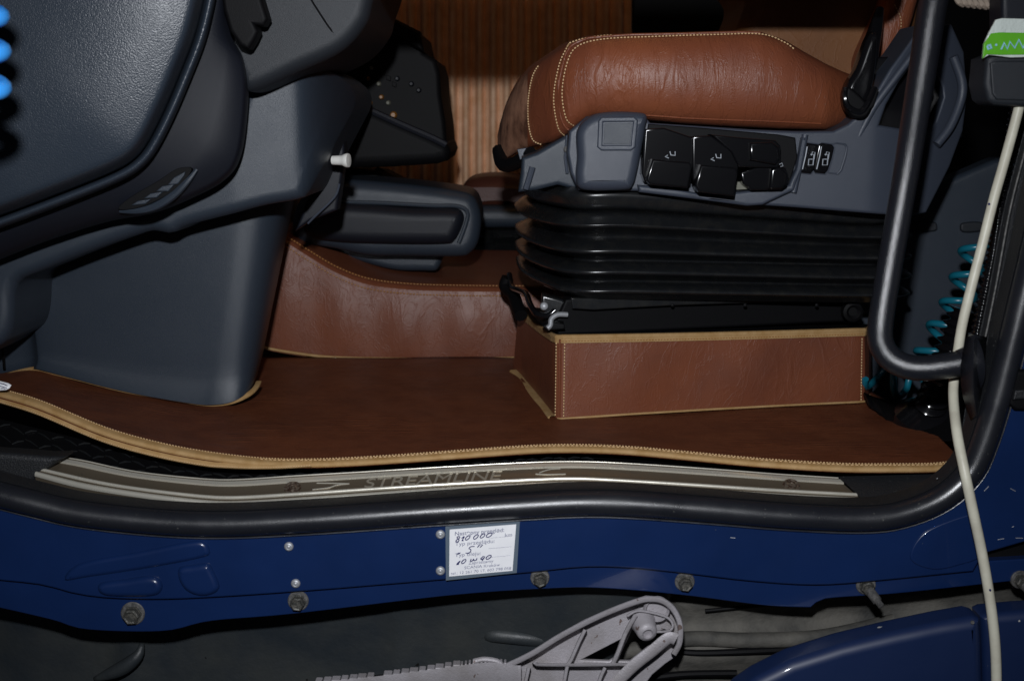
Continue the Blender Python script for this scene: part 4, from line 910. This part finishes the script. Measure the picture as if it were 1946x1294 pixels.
dg = thing('mudguard', 'dusty grey mudguard sheet behind the step at the lower right', 'mudguard', P(1500, 1250, .22))
rows = []
for k in range(16):
    f = k/15; row = []
    for i in range(90):
        g = i/89; px = 1120+930*g; py = 1060+300*f
        row.append(P(px, py, .085+.10*max(0, (1290-px)/170)-.02*f+.012*math.sin(f*17+g*3)+.008*math.sin(g*11+f*4)))
    rows.append(row)
MB().loft(rows).build('sheet', M['dusty'], dg, angle=80)
for pts in ([(1270, 1236, .060), (1330, 1240, .055), (1420, 1237, .055), (1520, 1232, .06)], [(1230, 1288, .055), (1300, 1280, .055), (1400, 1278, .055)]):
    MB().tube(PS(cm(pts, 24)), .004, 8).build('edge_fold', M['black'], dg)
MB().tube(PS(cm([(1340, 1160, .065), (1400, 1154, .065), (1470, 1147, .065), (1520, 1142, .065)], 24)), .0022, 8).build('edge_fold', M['black'], dg)
hs = MB().tube(PS(cm([(1180, 1240, .060), (1300, 1214, .060), (1420, 1216, .060), (1560, 1210, .060), (1700, 1180, .055)], 50)), .009, 16).build('chassis_pipe', M['dusty'])
tag(hs, 'dusty pipe running behind the aluminium step bracket', 'pipe')

fa = thing('side_fairing', 'lower blue side fairing with rounded upper edge at the bottom right', 'side fairing', P(1650, 1290, -.05))
plate('panel', [(1370, 1420), (1382, 1340), (1405, 1316), (1440, 1292), (1505, 1260), (1600, 1230), (1700, 1206), (1790, 1187), (1852, 1176), (1866, 1180), (1870, 1220), (1876, 1420)], -.06, .045, .012, M['bluedull'], fa, smooth=False, res=8)
MB().lathe(P(1848, 1182, -.060), (0, -1, .3), [(0, .0022), (.001, .0018), (.001, 0)], 10).build('paint_chip', M['washer'], fa)
fb = plate('fairing_door', [(1874, 1400), (1870, 1200), (1868, 1176), (1880, 1170), (1946, 1164), (2060, 1158), (2060, 1400)], -.048, .04, .010, M['bluedull'], None, smooth=False, res=6)
tag(fb, 'narrow dark blue panel right of the bottom fairing behind the cable', 'panel')

# ================================================================== ALUMINIUM STEP
stp = thing('cab_step', 'pale cast aluminium step bracket with webbed ribs under the sill', 'step', P(1100, 1290, -.03))
outl = [(965, 1262), (1010, 1240), (1060, 1208), (1110, 1180), (1160, 1158), (1205, 1141), (1228, 1134), (1258, 1136), (1280, 1150), (1290, 1168), (1298, 1190), (1296, 1224), (1284, 1248), (1264, 1262), (1240, 1282), (1205, 1330), (960, 1340), (820, 1340), (820, 1275), (900, 1262)]
hA = [(1212, 1164), (1240, 1160), (1262, 1162), (1280, 1176), (1268, 1192), (1250, 1196), (1196, 1254), (1180, 1256), (1172, 1248), (1180, 1222), (1196, 1190)]
hA = [(1204, 1192), (1232, 1208), (1262, 1196), (1270, 1200), (1198, 1256), (1174, 1256)]
hB = [(1106, 1212), (1140, 1188), (1180, 1168), (1194, 1170), (1188, 1196), (1168, 1244), (1158, 1254), (1098, 1256), (1096, 1244)]
plate('web_plate', [outl, hA, [(1104, 1254), (1180, 1215), (1168, 1250), (1158, 1256)]], -.004, .006, .002, M['alu'], stp, smooth=False)
def rib(pts, r=.0045, Y=-.03, d=.02):
    mb = MB(); pp = cm(pts, max(12, len(pts)*6)); mb.loft([PS(offs(pp, a*1), y) for a, y in ((-r*900, Y+d), (-r*900, Y+.0015), (-r*600, Y), (r*600, Y), (r*900, Y+.0015), (r*900, Y+d))])
    mb.build('rib', M['alu'], stp, angle=50)
# outer wall
rib([(960, 1266), (1010, 1242), (1060, 1211), (1110, 1184), (1160, 1161), (1205, 1144), (1230, 1138), (1256, 1140), (1276, 1153), (1288, 1172), (1293, 1192), (1291, 1222), (1280, 1243)], .0062, -.034, .036)
rib([(1285, 1215), (1270, 1212), (1240, 1236), (1200, 1268), (1160, 1310), (1140, 1340)], .0125, -.036, .036)
rib([(1208, 1168), (1190, 1200), (1176, 1236), (1164, 1262)], .0048, -.031, .03)
rib([(1112, 1196), (1100, 1220), (1086, 1252), (1078, 1266), (1070, 1310)], .0042, -.031, .03)
rib([(1020, 1256), (1020, 1262), (1100, 1263), (1180, 1262), (1196, 1264)], .0035, -.032, .03)
rib([(1150, 1268), (1140, 1290), (1134, 1320)], .0042, -.031, .03)
rib([(1005, 1268), (1000, 1290), (994, 1320)], .0042, -.031, .03)
rib([(1192, 1170), (1215, 1160), (1262, 1170), (1278, 1184), (1272, 1198), (1240, 1200)], .003, -.026, .012)
MB().lathe(P(1224, 1186, -.02), (.15, -1, -.25), [(-.005, .015), (.004, .0125), (.012, .0115), (.016, .010), (.017, .006), (.013, .005), (.013, 0)], 22).build('boss', M['alu'], stp, angle=60)
MB().lathe(P(1248, 1156, -.016), (0, -1, 0), [(0, .015), (.004, .0145), (.006, .013), (.0035, .0115), (.002, .011), (.002, 0)], 24).build('bolt_seat', M['alu'], stp, angle=60)
# tread bar going left with teeth
tr = MB().loft([PS(cm([(600, 1300, y0), (700, 1290, y0), (800, 1278, y0), (880, 1267, y0), (930, 1262, y0), (965, 1266, y0), (990, 1268, y0)], 60)) for y0 in (.03, -.035)] +
               [PS(cm([(600, 1345, -.035), (700, 1345, -.035), (800, 1345, -.035), (880, 1345, -.035), (930, 1345, -.035), (965, 1345, -.035), (990, 1345, -.035)], 60))]).build('tread_bar', M['alu'], stp, solid=.004)
mb = MB()
for i, (x, y) in enumerate(cm([(606, 1298), (700, 1289), (800, 1277), (868, 1266)], 17)):
    if i != 7: mb.box(P(x, y-1, -.030), (.0075+.001*(i % 3), .012, .0085))
for x, y in cm([(878, 1264), (905, 1260), (930, 1258), (960, 1261)], 12): mb.box(P(x, y-1, -.030), (.0028, .010, .006))
mb.build('teeth', M['alu'], stp, bevel=.0012)
for pts in ([(900, 1256), (920, 1252), (945, 1256), (958, 1268)], [(905, 1272), (880, 1290), (870, 1300)], [(820, 1276), (840, 1290), (860, 1300)]):
    MB().tube(PS(cm([(a, b, -.033) for a, b in pts], 16)), .003, 8).build('rib', M['alu'], stp)
